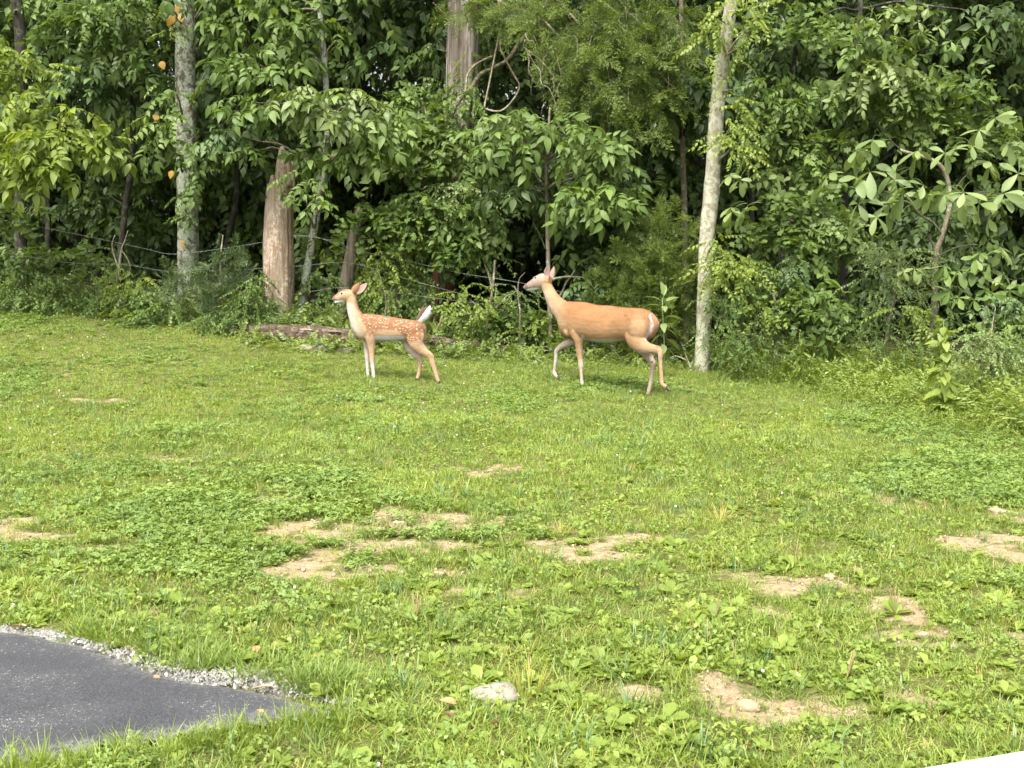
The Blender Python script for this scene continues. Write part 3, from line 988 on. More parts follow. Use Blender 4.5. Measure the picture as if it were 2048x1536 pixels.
# ================= fawn
F = Animal(620, 530, 5.906, (752, 1350), (1525, 1398), -.05, -.05)
F.leg_y, F.neck_x, F.head_y, F.hair = 940, 560, 440, .011
def build_fawn():
    a = F; mb = MB()
    root = a.root("fawn", "small white-spotted fawn standing still on the grass with its white tail raised", "deer")
    a.loft(mb, [(494,738,0,44,.012),(512,732,0,78,.040),(560,725,0,122,.066),(640,731,0,158,.084),(720,736,0,160,.092),(820,743,0,156,.100),(950,757,0,147,.108),
                (1080,763,0,131,.104),(1180,765,0,121,.097),(1270,770,0,114,.088),(1315,782,0,100,.072),(1342,792,0,70,.042),(1354,798,0,44,.012)], 26, 5, 2.2)
    a.loft(mb, [(600,700,0,120,.072),(555,630,0,98,.060),(520,560,0,80,.050),(504,500,0,72,.044),(492,430,0,66,.040),(484,380,0,62,.038),(478,345,0,54,.034)], 20, 5)
    a.loft(mb, [(500,350,0,48,.034),(468,352,0,68,.043),(425,356,0,74,.046),(385,364,0,64,.042),(350,378,0,55,.034),(318,390,0,46,.026),(292,398,0,34,.021),(275,400,0,22,.016)], 20, 5)
    a.loft(mb, [(410,408,0,26,.024),(360,424,0,20,.018),(315,436,0,14,.014),(298,440,0,9,.010)], 12, 4)
    a.blob(mb, 385, 318, 0, 30, 16, .038, R(12))
    # near fore
    a.loft(mb, [(690,740,-.055,80,.032),(705,820,-.062,74,.034),(718,895,-.058,58,.030),(724,960,-.053,46,.024),(728,1040,-.050,37,.019),(730,1100,-.050,33,.018),(732,1130,-.050,30,.017),
                (738,1180,-.050,25,.013),(745,1240,-.050,21,.012),(750,1290,-.050,23,.014),(752,1325,-.050,22,.013),(753,1342,-.050,22,.013)], 14, 4)
    # far fore
    a.loft(mb, [(665,780,.050,70,.032),(655,870,.050,52,.028),(660,940,.045,32,.022),(668,1030,.045,28,.018),(673,1095,.045,27,.017),(675,1130,.045,24,.015),
                (678,1190,.045,20,.012),(682,1260,.045,18,.011),(685,1300,.045,20,.013),(685,1336,.045,19,.012)], 14, 4)
    # near hind
    a.loft(mb, [(1240,790,-.050,105,.045),(1245,860,-.062,112,.050),(1262,930,-.066,90,.046),(1305,985,-.062,68,.036),(1360,1030,-.057,52,.027),(1405,1062,-.054,42,.020),(1430,1090,-.052,38,.019),
                (1442,1130,-.052,34,.017),(1457,1185,-.052,29,.013),(1478,1250,-.052,24,.012),(1494,1305,-.052,24,.0135),(1507,1345,-.052,24,.0135),(1520,1378,-.052,22,.013)], 16, 4)
    # far hind
    a.loft(mb, [(1130,850,.050,80,.040),(1145,930,.058,60,.038),(1185,995,.056,50,.030),(1240,1050,.052,46,.024),(1285,1090,.050,40,.019),(1306,1125,.050,34,.017),
                (1305,1165,.050,29,.014),(1294,1225,.050,23,.012),(1284,1280,.050,22,.012),(1276,1312,.050,23,.013),(1264,1345,.050,19,.012)], 16, 4)
    a.blob(mb, 680, 770, -.045, 70, 105, .055, R(-10)); a.blob(mb, 680, 770, .045, 70, 105, .055, R(-10))
    a.blob(mb, 1230, 790, -.045, 100, 110, .060); a.blob(mb, 1230, 790, .045, 100, 110, .060)
    def paint(zx, zy, lat, n):
        nz = n[:, 2]; rust = np.array([.42, .185, .078]); white = np.array([.84, .80, .74]); pale = np.array([.68, .42, .22])
        top = np.interp(zx, [440,540,600,700,900,1260,1340], [275,340,540,575,600,650,690])
        low = np.interp(zx, [470,560,640,700,780,860,1000,1060,1100,1180,1300,1370], [560,600,700,850,790,770,770,790,850,920,900,700])
        sad = ss(18, -22, zy - low) * ss(560, 620, zx) * ss(1375, 1310, zx + (zy-700)*.12)
        nk = ss(30, -20, np.abs(zx - np.interp(zy, [340,400,460,540,600], [535,545,555,590,630])) - 18) * ss(620, 560, zy) * ss(330, 370, zy)
        c = lerp(pale, rust, np.clip(np.maximum(sad, nk * .8), 0, 1))
        c = lerp(c, [.60, .33, .15], ss(560, 640, zx) * ss(900, 700, zx) * ss(860, 760, zy) * ss(700, 800, zy) * .5)
        fx = np.interp(zy, [430,500,580,650,710,760,810,850,890], [418,430,440,460,475,495,520,570,630])
        c = lerp(c, [.82, .68, .50], ss(120, 20, zx - fx) * ss(430, 470, zy) * ss(900, 800, zy) * .85)
        c = lerp(c, white, ss(-.1, -.6, nz) * ss(830, 880, zy) * ss(730, 780, zx) * ss(1150, 1100, zx))
        c = lerp(c, white, ss(830, 868, zy) * ss(760, 800, zx) * ss(1130, 1080, zx) * (zy < 930))
        # head
        hd = ss(520, 470, zx) * ss(450, 430, zy)
        c = lerp(c, [.60, .36, .19], hd * .7)
        c = lerp(c, [.40, .18, .09], hd * ss(26, 6, pl_dist(zx, zy, [(275,365),(380,298),(480,275)])))
        c = lerp(c, white, ss(430, 400, zx) * ss(405, 425, zy) * (zy < 470))
        c = lerp(c, [.06, .04, .035], hd * ss(8, 3, pl_dist(zx, zy, [(270,408),(318,410)])))
        c = lerp(c, [.30, .17, .11], hd * ss(22, 8, np.hypot(zx-285, zy-385)))
        c = lerp(c, [.78, .62, .46], hd * ss(9, 3, np.abs(np.hypot(zx-372, zy-335)-16)) * .3)
        # legs
        leg = ss(900, 980, zy)
        c = lerp(c, [.66, .40, .21], leg)
        c = lerp(c, [.80, .66, .50], ss(1080, 1180, zy) * (zx < 900))
        farF = (zx < 705) & (zy > 880) & (lat > .01)
        c = np.where(farF[:, None], lerp([.70, .52, .38], [.82, .72, .60], ss(1080, 1180, zy)), c)
        farH = (lat > .01) & (zy > 900) & (zx > 1050)
        c = np.where(farH[:, None], lerp([.62, .45, .32], [.66, .42, .24], ss(1050, 1150, zy)), c)
        c = lerp(c, white, (lat < -.01) * ss(26, 10, pl_dist(zx, zy, [(1095,890),(1170,985),(1250,1050),(1330,1092),(1400,1150)])) * ss(.35, -.15, nz))
        c = lerp(c, [.42, .17, .07], (lat < 0) * ss(22, 6, pl_dist(zx, zy, [(1400,1060),(1440,1085)])) * .6)
        sp = sad * ss(12, 30, zy - top)
        sp = np.maximum(sp, nk * ss(330, 400, zy) * .9)
        return c, {"saddle": sp}
    a.skin(mb, .0042, 8, paint, fur_material("fawn_fur", True), "body", root, 90000)
    em = ear_mat("fawn_ear", (.42, .28, .25), (.30, .16, .09))
    a.local(a.ear(MB(), (505,318), (588,206), 84, (-.028,-.055), .35, toward=1), "ear", em, root)
    a.local(a.ear(MB(), (548,330), (678,214), 78, (.022,.045), .35, toward=-1), "ear", em, root)
    for lat in (-.040, .040):
        e = MB(); a.blob(e, 374, 336, lat, 14, 13, .009); a.local(e, "eye", MAT_EYE, root)
    e = MB(); a.loft(e, [(282,380,0,13,.012),(272,388,0,16,.014),(266,397,0,11,.011)], 12, 3); a.local(e, "nose", MAT_NOSE, root)
    for st, lat0 in (([(752,1336),(752,1352)], -.05), ([(685,1330),(684,1346)], .045), ([(1520,1372),(1527,1396)], -.052), ([(1264,1340),(1257,1360)], .05)):
        for dl in (-.006, .006):
            h = MB(); a.loft(h, [(st[0][0],st[0][1],lat0+dl,18,.006),((st[0][0]+st[1][0])/2,(st[0][1]+st[1][1])/2,lat0+dl,21,.007),(st[1][0],st[1][1],lat0+dl,18,.006)], 10, 3); a.local(h, "hoof", MAT_HOOF, root)
    tl = MB()
    st = catmull(np.array([(1290,664,0,34,.018),(1322,622,0,54,.028),(1352,582,0,64,.034),(1382,542,0,56,.032),(1405,510,0,32,.020),(1418,486,0,8,.006)]), 5)
    a.loft(tl, st, 30, 1)
    v = tl.v[0]; zx, zy, lt = a.Z(v)
    ax = np.array([1416-1285, 490-660.]); ax /= np.linalg.norm(ax)
    sd = (zx-1285) * -ax[1] + (zy-660) * ax[0]
    # tufted edge: hair tips stand out unevenly
    tl.v[0] = v + (np.array(F.d)[None] * np.sign(sd)[:, None]) * (np.abs(vnoise(zx*.11, zy*.11, 2)) * .010)[:, None]
    tl.t[0] = np.clip(.5 + (sd + 8) / 30, 0, 1)
    a.local(tl, "tail", tail_mat("fawn_tail", (.09, .045, .03, 1), (.52, .52, .52, 1)), root)
build_fawn()
# ------------------------------------------------------------------ leaves, twigs, cedar sprays (small meshes shared by many parts)
def leaf_geo(L, Wd, fold=.25, curl=.25, shape='ovate', roll=0.0, detail=True):
    """one leaf along +Y, face up (+Z)"""
    if shape == 'ovate':   ts, ws = [0, .18, .42, .70, 1], [0, .78, 1, .66, 0]
    elif shape == 'obov':  ts, ws = [0, .25, .55, .80, 1], [0, .42, .92, .95, 0]
    elif shape == 'big':   ts, ws = [0, .18, .38, .58, .76, .90, 1], [0, .34, .70, .96, .93, .55, 0]
    elif shape == 'lance': ts, ws = [0, .22, .50, .78, 1], [0, .85, .9, .45, 0]
    elif shape == 'round': ts, ws = [0, .15, .45, .78, 1], [0, .85, 1.05, .85, 0]
    if not detail: ts, ws = [ts[0], ts[2], ts[4]], [0, 1, 0]
    V = []; n = len(ts)
    for t in ts: V.append((0, t*L, -curl*t*t*L))
    for s in (-1, 1):
        for t, w in zip(ts[1:-1], ws[1:-1]):
            x = s*w*Wd/2
            V.append((x*math.cos(roll), t*L, -curl*t*t*L + fold*abs(x) + x*math.sin(roll)))
    F = []; k = n - 2
    for si, s in enumerate((-1, 1)):
        o = n + si*k
        for i in range(n-1):
            a, b = i, i+1
            l = o+i-1 if i > 0 else None; r = o+i if i < k else None
            q = [a, b] + ([r] if r is not None else []) + ([l] if l is not None else [])
            F.append(tuple(q if s < 0 else q[::-1]))
    return np.array(V, float), F

def lobed_geo(L, Wd, lobes=5, fold=.15, curl=.25):
    V = [(0, 0, 0), (0, .45*L, -.08*L)]; pts = []
    angs = np.linspace(-135, 135, lobes*2+1)
    for i, a in enumerate(angs):
        r = (.55 if i % 2 else (.38 if i not in (0, len(angs)-1) else .15))
        if i % 2 and abs(a) < 30: r = .60
        x = math.sin(R(a))*r*Wd; y = .45*L + math.cos(R(a))*r*L
        pts.append((x, y, -curl*(r*r)*L + fold*abs(x)*.5))
    V += pts
    F = [(1, 2+i+1, 2+i) for i in range(len(pts)-1)]
    F += [(0, 1, 2), (0, len(V)-1, 1)]
    return np.array(V, float), [f[::-1] for f in F]

def rotm(az, pitch, roll=0.0):
    return np.array(Euler((pitch, roll, az), 'XYZ').to_matrix())

def put(mb, geo, pos, az, pitch, roll, tint):
    V, F = geo
    mb.add(V @ rotm(az, pitch, roll).T + np.asarray(pos), F, tint)

def stem(mb, P, r, tint=0.0):
    tube(mb, P, np.linspace(r, r*.5, len(P)), 3, tint, cap=False)

def compound_leaf(mats, n=7, L=.13, Wd=.055, rachis=.22, shape='ovate', seed=0, droop=.5):
    """a pinnate leaf: paired leaflets on a drooping stalk, the end one largest"""
    g = np.random.default_rng(seed); mb = MB()
    t = np.linspace(0, 1, 6)
    P = np.stack([0*t, t*rachis, -droop*rachis*t*t*.5], -1)
    stem(mb, P, .0022, 0)
    pairs = (n-1)//2
    for i in range(pairs):
        q = .38 + .60*i/max(1, pairs-1) if pairs > 1 else .8
        p = np.array([0, q*rachis*.97, -droop*rachis*q*q*.5])
        for s in (-1, 1):
            k = (.72 + .28*i/max(1, pairs-1)) * g.uniform(.88, 1.08)
            put(mb, leaf_geo(L*k, Wd*k, g.uniform(.1, .35), g.uniform(.15, .4), shape), p, -s*R(g.uniform(48, 68)), -R(g.uniform(5, 35)), s*R(g.uniform(-5, 25)), g.uniform(.0, 1))
    put(mb, leaf_geo(L*1.12, Wd*1.12, g.uniform(.1, .3), g.uniform(.2, .45), shape), P[-1], R(g.uniform(-10, 10)), -R(g.uniform(15, 40)), R(g.uniform(-12, 12)), g.uniform(0, 1))
    return mb.mesh("compound_leaf", mats)

def leafy_twig(mats, n=11, L=.085, Wd=.045, length=.36, shape='ovate', seed=0, spread=62, droop=.35, lob=False, detail=True, rad=.0025, zig=.01):
    g = np.random.default_rng(seed + 100); mb = MB()
    t = np.linspace(0, 1, 7)
    P = np.stack([zig*np.sin(t*9+seed), t*length, -droop*length*t*t], -1)
    stem(mb, P, rad, 0)
    for i in range(n):
        q = .12 + .86*i/(n-1)
        p = np.array([zig*math.sin(q*9+seed), q*length, -droop*length*q*q])
        s = -1 if i % 2 else 1
        k = g.uniform(.75, 1.15) * (1 - .25*q)
        az = -s*R(g.uniform(spread-22, spread+15)) if i < n-1 else R(g.uniform(-12, 12))
        ge = lobed_geo(L*k, Wd*k*1.5) if lob else leaf_geo(L*k, Wd*k, g.uniform(.05, .4), g.uniform(.1, .45), shape, detail=detail)
        put(mb, ge, p, az, -R(g.uniform(0, 50)), s*R(g.uniform(-15, 30)), g.uniform(0, 1))
    return mb.mesh("leafy_twig", mats)

def palmate(mats, n=5, L=.26, Wd=.12, seed=0, stalk=.18, shape='big'):
    g = np.random.default_rng(seed + 300); mb = MB()
    t = np.linspace(0, 1, 5)
    stem(mb, np.stack([0*t, t*stalk, .03*np.sin(t*3)], -1), .004, 0)
    for i in range(n):
        a = (i-(n-1)/2) * R(225/(n-1) if n > 1 else 0)
        k = (1 - .38*abs(i-(n-1)/2)/((n-1)/2)) * g.uniform(.82, 1.1)
        V, F = leaf_geo(L*k, Wd*k, g.uniform(.1, .3), g.uniform(.1, .35), shape)
        put(mb, (V, F), (0, stalk, 0), a + R(g.uniform(-16, 16)), -R(g.uniform(-12, 50)), R(g.uniform(-35, 35)), g.uniform(.0, 1))
    return mb.mesh("large_leaf", mats)

def cedar_spray(mats, seed=0, length=.36, dens=26, sub=7, width=.26):
    """flat feathery spray of scale-leaved branchlets"""
    g = np.random.default_rng(seed + 500); mb = MB()
    t = np.linspace(0, 1, 6)
    P = np.stack([0*t, t*length, -.25*length*t*t], -1)
    stem(mb, P, .003, 0)
    for i in range(dens):
        q = .08 + .9*i/(dens-1)
        p0 = np.array([0, q*length, -.25*length*q*q])
        s = -1 if i % 2 else 1
        l = width*.62*(1.1-q)*g.uniform(.7, 1.1) + .02
        az = -s*R(g.uniform(32, 62)); pt = R(g.uniform(-28, 22))
        M = rotm(az, pt)
        d = M @ np.array([0, 1, 0])
        tn = g.uniform(0, 1)
        for k in range(sub):
            r = (k+.5)/sub
            o = p0 + d*l*r
            az2 = az + (1 if k % 2 else -1)*R(g.uniform(20, 50)); pt2 = pt + R(g.uniform(-25, 25))
            M2 = rotm(az2, pt2, R(g.uniform(-60, 60)))
            ll = g.uniform(.016, .036)*(1.2-r*.5); w = .0035
            V = np.array([(-w, 0, 0), (w, 0, 0), (w*.9, ll*.7, 0.002), (0, ll, 0), (-w*.9, ll*.7, -.002)])
            mb.add(V @ M2.T + o, [(0, 1, 2, 3, 4)], tn*.6 + g.uniform(0, .4))
        w = .0022
        V = np.array([(-w, 0, 0), (w, 0, 0), (0, l, 0)]) @ M.T + p0
        mb.add(V, [(0, 1, 2)], tn)
    return mb.mesh("cedar_spray", mats)

# foliage colours (albedo)
G_MID   = leaf_mat("leaf_mid_green", (.066, .118, .024), (.190, .270, .070), .36)
G_DEEP  = leaf_mat("leaf_deep_green", (.029, .056, .013), (.088, .136, .035), .25)
G_BLUE  = leaf_mat("leaf_blue_green", (.056, .102, .034), (.135, .205, .076), .28)
G_LIGHT = leaf_mat("leaf_yellow_green", (.130, .190, .030), (.280, .345, .075), .42)
G_PALE  = leaf_mat("leaf_pale_green", (.120, .180, .052), (.250, .320, .115), .35, spec=.5)
G_CEDAR = leaf_mat("cedar_green", (.085, .130, .026), (.195, .258, .062), .38)
G_CEDARD= leaf_mat("cedar_dark_green", (.055, .095, .034), (.125, .175, .070), .25)
G_YEL   = leaf_mat("leaf_yellowed", (.42, .24, .05), (.55, .34, .12), .35)
G_DRY   = leaf_mat("leaf_dry_orange", (.40, .20, .08), (.62, .36, .18), .15)

B_LICH  = bark_mat("bark_lichened", (.060, .050, .038), (.18, .15, .11), (.31, .36, .26), .64, 16, .2, .016, None, (.40, .42, .35))
B_WHITE = bark_mat("bark_pale", (.17, .15, .105), (.34, .31, .24), (.42, .41, .33), .55, 26, .55, .006, None, (.40, .41, .30))
B_SNAG  = bark_mat("dead_wood", (.13, .088, .058), (.38, .30, .225), (.28, .175, .095), .46, 13, .14, .022, None, (.44, .40, .35), lst=.16)
B_CEDAR = bark_mat("cedar_bark", (.070, .050, .040), (.32, .27, .225), (.42, .38, .34), .45, 26, .05, .024, None, lst=.07)
B_RED   = bark_mat("cedar_bark_red", (.055, .022, .014), (.16, .075, .05), None, .2, 20, .06, .015)
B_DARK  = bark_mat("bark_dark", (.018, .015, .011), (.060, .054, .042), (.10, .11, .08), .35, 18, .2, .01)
B_VINE  = bark_mat("vine_bark", (.16, .115, .075), (.38, .30, .22), (.40, .42, .30), .45, 30, .5, .004)
B_TWIG  = bark_mat("twig_bark", (.10, .08, .055), (.26, .22, .16), (.36, .38, .30), .3, 30, .4, .003)
B_LOG   = bark_mat("log_bark", (.028, .020, .014), (.135, .100, .070), (.20, .165, .125), .35, 15, 1.6, .02)
B_POST  = bark_mat("split_post", (.08, .062, .045), (.29, .24, .18), (.30, .32, .25), .3, 15, .08, .014)

def V2(fn, mats, n, **k):
    return [fn(mats, seed=11*i+3, **k) for i in range(n)]

K_ASH   = {m: V2(lambda mats, seed: compound_leaf(mats, 7, .142, .066, .26, 'ovate', seed), M, 4) for m, M in (("mid", G_MID), ("deep", G_DEEP), ("light", G_LIGHT), ("blue", G_BLUE), ("pale", G_PALE))}
K_TWIG  = {m: V2(lambda mats, seed: leafy_twig(mats, 12, .115, .062, .40, 'ovate', seed), M, 4) for m, M in (("mid", G_MID), ("deep", G_DEEP), ("light", G_LIGHT), ("pale", G_PALE), ("blue", G_BLUE))}
K_LOBE  = {m: V2(lambda mats, seed: leafy_twig(mats, 9, .112, .068, .35, 'ovate', seed, lob=True), M, 3) for m, M in (("mid", G_MID), ("pale", G_PALE), ("light", G_LIGHT))}
K_SMALL = {m: V2(lambda mats, seed: leafy_twig(mats, 16, .054, .032, .33, 'ovate', seed, 58), M, 4) for m, M in (("mid", G_MID), ("light", G_LIGHT), ("pale", G_PALE), ("deep", G_DEEP))}
K_TINY  = {m: V2(lambda mats, seed: leafy_twig(mats, 20, .028, .016, .28, 'round', seed, 55), M, 3) for m, M in (("pale", G_PALE), ("mid", G_MID))}
K_LANCE = {m: V2(lambda mats, seed: leafy_twig(mats, 13, .085, .022, .34, 'lance', seed, 48, .5), M, 3) for m, M in (("mid", G_MID), ("light", G_LIGHT))}
K_PALM  = {m: V2(lambda mats, seed: palmate(mats, 5 if seed % 2 else 4, .25, .098, seed), M, 4) for m, M in (("pale", G_PALE), ("mid", G_MID), ("light", G_LIGHT))}
K_CEDAR = {"light": [cedar_spray(G_CEDAR, 7*i) for i in range(4)], "dark": [cedar_spray(G_CEDARD, 7*i+2) for i in range(3)]}
KINDS = {"ash": K_ASH, "twig": K_TWIG, "lobe": K_LOBE, "small": K_SMALL, "tiny": K_TINY, "lance": K_LANCE, "palm": K_PALM, "cedar": K_CEDAR}
PNAME = {"ash": "compound_leaf", "twig": "leafy_twig", "lobe": "leafy_twig", "small": "leafy_twig", "tiny": "leafy_twig", "lance": "leafy_twig", "palm": "large_leaf", "cedar": "cedar_spray"}

# ------------------------------------------------------------------ a plant from pixel-read trunk path and foliage clumps
def gbase(u, v, y):
    p = at(u, v, y); p[2] = gz(p[0], p[1]); return p

def trunk_pts(path, y, dy=0.0):
    """path: (u, v, width px) from the base up, at distance y (leaning dy metres over its length)"""
    n = len(path)
    P = np.array([at(u, v, y + dy*i/(n-1)) for i, (u, v, w) in enumerate(path)])
    r = np.array([w/2/FPX*y for (u, v, w) in path])
    g = gz(P[0, 0], P[0, 1])
    if P[0, 2] > g - .05:
        P = np.vstack([[P[0, 0], P[0, 1], g-.12], P]) if P[0, 2] > g + .15 else np.vstack([[P[0, 0], P[0, 1], g-.12], P[1:]])
        r = np.concatenate([[r[0]*1.12], r]) if len(P) > n else r
    return P, r

PLANTS = []
class Plant:
    def __init__(s, name, label, cat, base, group=None):
        s.base = np.array(base, float); s.count = 0; s.extra = []; PLANTS.append(s)
        s.o = thing(name, base, label, cat, group)
    def trunk(s, P, r, mat, nseg=22, rough=.10, freq=(9, 1.6), name="trunk", sub=None, label=None, flute=.0, seed=0.):
        L = np.linalg.norm(np.diff(P, axis=0), axis=1).sum()
        sub = sub or max(2, int(L / (len(P)-1) / .05))
        Q = catmull(np.column_stack([P, r]), sub)
        mb = MB(); tube(mb, Q[:, :3], Q[:, 3], nseg, .5, rough, freq, seed=seed + s.base[0]*3, flute=flute)
        return part(name, mb.mesh(name, mat, base=s.base), s.o, label=label)
    def limb(s, A, B, r, mat, name="limb", sag=.15, r2=None, wob=.04, bend=None):
        A, B = np.asarray(A, float), np.asarray(B, float)
        L = np.linalg.norm(B-A); t = np.linspace(0, 1, 7)
        P = A[None]*(1-t)[:, None] + B[None]*t[:, None]
        P[:, 2] += sag*L*4*t*(1-t)*.5
        w = rng.normal(0, wob*L*.3, (7, 3)); w[0] = w[-1] = 0
        Q = catmull(np.column_stack([P + w, np.linspace(r, (r2 if r2 is not None else r*.3), 7)]), 3)
        mb = MB(); tube(mb, Q[:, :3], np.maximum(Q[:, 3], .001), 7, .5, .1, (6, 3))
        part(name, mb.mesh(name, mat, base=s.base), s.o)
        return P
    def clump(s, u, v, ru, rv, y, n, kind, col, ry=None, face=.75, pitch=(-55, 16), scl=(.62, 1.28), shell=.35, roll=30, name=None, cmat=None, azs=60):
        """n leaves/twigs spread through an ellipsoid centred at pixel (u, v), y metres away"""
        C = at(u, v, y); rx = ru/FPX*y; rz = rv/FPX*y; ry = ry if ry else min(rx, .55)
        M = KINDS[kind][col]
        n = int(n*1.45 + .5) if kind != 'palm' else n
        for i in range(n):
            d = rng.normal(size=3); d /= np.linalg.norm(d)
            if d[1] > .35: d[1] *= -.6
            q = rng.uniform(shell, 1) ** .55
            p = C + d * q * np.array([rx, ry, rz])
            g = gz(p[0], p[1]) + .03
            if p[2] < g: p[2] = g + rng.uniform(0, .12)
            out = math.atan2(-d[0], d[1])            # azimuth that turns +Y outwards
            tgt = math.pi                             # towards the lawn and its light
            az = tgt + (((out - tgt + math.pi) % (2*math.pi)) - math.pi) * (1-face) + R(rng.normal(0, azs))
            me, ro, sz = M[rng.integers(len(M))], (R(rng.uniform(*pitch)), R(rng.normal(0, roll)), az), rng.uniform(*scl)
            if s.count < 292 or (s.count < 10**9 and False):
                part(name or PNAME[kind], me, s.o, p - s.base, ro, sz)
            else:
                s.extra.append((me, p - s.base, ro, sz))
            s.count += 1
        return C

def finish_plants():
    """leaves past the first three hundred of a plant become one foliage part"""
    for s in PLANTS:
        if not s.extra: continue
        ms = []
        for e in s.extra:
            if e[0] not in ms: ms.append(e[0])
        c = proto_collection("extra_foliage", ms)
        scatter("foliage", [e[1] for e in s.extra], [e[2] for e in s.extra], [e[3] for e in s.extra], [ms.index(e[0]) for e in s.extra], c, parent=s.o)
# ------------------------------------------------------------------ the trees at the edge of the lawn
def tree(name, label, cat, path, y, bark, dy=0.0, nseg=22, rough=.10, group=None, flute=0., freq=(9, 1.6), tl=None):
    P, r = trunk_pts(path, y, dy)
    b = P[0].copy(); b[2] = gz(b[0], b[1])
    t = Plant(name, label, cat, b, group)
    t.P, t.r = P, r
    t.trunk(P, r, bark, nseg, rough, freq, flute=flute)
    return t

def clumps(t, L, bark=None, src=None, lr=.018):
    for c in L:
        C = t.clump(*c[:8], **(c[8] if len(c) > 8 else {}))
        if bark is not None:
            z = C[2] - .5*abs(rng.normal(.6, .3))
            Q = t.P if src is None else src
            k = np.argmin(np.abs(Q[:, 2] - z)); t.limb(Q[k], C, lr, bark)

# --- lichened tree on the left
t1 = tree("lichened_tree", "lichen-mottled straight tree on the left, leafy sprays hugging its bark", "tree",
          [(376,600,46),(377,540,43),(375,470,42),(376,400,42),(374,330,40),(371,250,40),(370,150,38),(371,60,37),(368,-60,36),(366,-300,33)], 17.0, B_LICH, 0, 26, .13)
clumps(t1, [(335,235,45,30,16.3,8,"twig","mid"),(405,300,40,25,16.2,7,"twig","mid"),(325,290,35,25,16.4,6,"ash","mid"),
            (378,405,34,34,16.4,9,"twig","mid",dict(scl=(.5,.8))),(345,165,30,30,16.4,5,"twig","mid"),(400,345,30,20,16.4,4,"twig","mid"),(335,60,20,50,16.6,8,"small","light"),(420,130,25,45,16.6,6,"ash","mid"),
            (300,-40,120,60,16.5,24,"twig","mid"),(470,-60,80,60,16.8,20,"ash","mid")], B_TWIG)
for (u, v) in ((340,35),(352,12),(362,28),(347,32),(310,228),(342,232),(345,341),(366,480),(322,122)):
    p = at(u, v, 16.1)
    mb = MB(); put(mb, leaf_geo(.115, .095, .15, .25, 'ovate'), (0, 0, 0), 0, 0, 0, rng.uniform(0, 1))
    part("yellow_leaf", mb.mesh("yellow_leaf", G_YEL), t1.o, p - t1.base, (R(rng.uniform(-95, -60)), R(rng.uniform(-30, 30)), math.pi + R(rng.uniform(-40, 40))), 1.0, label="yellow-orange turned leaf")

# --- bright, light-catching tree at the far left
t2 = tree("ash_tree", "tree at the left edge with bright yellow-green drooping leaves in the light", "tree",
          [(44,600,26),(42,480,24),(40,330,24),(42,160,23),(38,40,22),(10,-120,20),(-30,-320,16)], 16.8, B_DARK)
clumps(t2, [(40,215,75,50,15.2,34,"ash","light"),(110,290,80,45,15.0,38,"ash","light"),(35,320,60,40,15.0,26,"ash","light"),(160,250,60,40,15.3,22,"ash","light"),
            (205,285,45,28,15.4,12,"ash","light"),(60,150,70,40,15.6,24,"twig","light"),(120,330,40,22,14.9,12,"ash","light"),(10,120,50,50,15.4,18,"twig","light"),(15,425,40,40,15.8,16,"lobe","mid"),
            (75,425,45,30,16,12,"palm","mid",dict(scl=(.5,.7))),(-60,240,90,90,15.2,26,"ash","light")], B_TWIG)

# --- tree whose boughs fill the upper left
t3 = tree("elm_tree", "dark slender forked tree between the left edge and the lichened trunk, mid-green layered boughs", "tree",
          [(232,610,13),(240,520,12),(250,420,12),(262,330,11),(266,230,11),(262,120,12),(250,0,12),(240,-250,9)], 17.2, B_DARK)
clumps(t3, [(180,60,80,45,17.0,34,"twig","mid"),(250,35,70,40,16.9,30,"twig","mid"),(215,130,75,40,16.8,30,"ash","deep"),(285,120,45,40,16.9,16,"ash","mid"),
            (150,140,70,35,17.0,22,"ash","blue"),(195,170,65,35,16.9,24,"ash","blue"),(120,10,70,35,17.2,22,"twig","mid"),(280,-30,60,50,17.2,20,"twig","mid"),(200,400,80,60,18.6,18,"ash","deep"),(250,440,60,50,18.8,14,"ash","deep")], B_DARK)

# --- leaning sapling with the large drooping crown in the middle left
t4 = tree("hickory_tree", "thin leaning lichened tree right of the snag, big drooping leaf sprays over the fawn side", "tree",
          [(596,650,17),(604,600,17),(616,530,16),(628,460,15),(638,400,13),(648,340,12),(655,250,12),(650,140,11),(640,20,10),(630,-200,8)], 15.9, B_LICH, 0, 16, .08)
clumps(t4, [(490,45,70,50,15.8,26,"ash","mid"),(570,60,80,50,15.8,28,"ash","mid"),(660,90,60,50,16.2,20,"ash","mid"),(520,130,75,35,15.5,26,"ash","mid"),(620,200,80,35,15.2,28,"ash","pale"),
            (700,215,75,38,15.1,30,"ash","pale"),(760,260,60,50,15.2,28,"ash","mid"),(510,205,60,24,15.2,16,"ash","mid"),(455,270,55,26,15.4,14,"ash","blue",dict(scl=(.7,1.))),(495,295,40,18,15.2,7,"ash","mid",dict(scl=(.7,.9))),
            (596,365,38,34,15.0,9,"ash","mid",dict(scl=(.6,.85))),(640,405,36,26,15.0,9,"ash","mid",dict(scl=(.6,.85))),(680,300,70,40,15.4,24,"ash","mid"),(450,-40,120,50,15.8,22,"ash","mid"),(620,-40,120,50,15.8,22,"ash","mid")], B_TWIG)

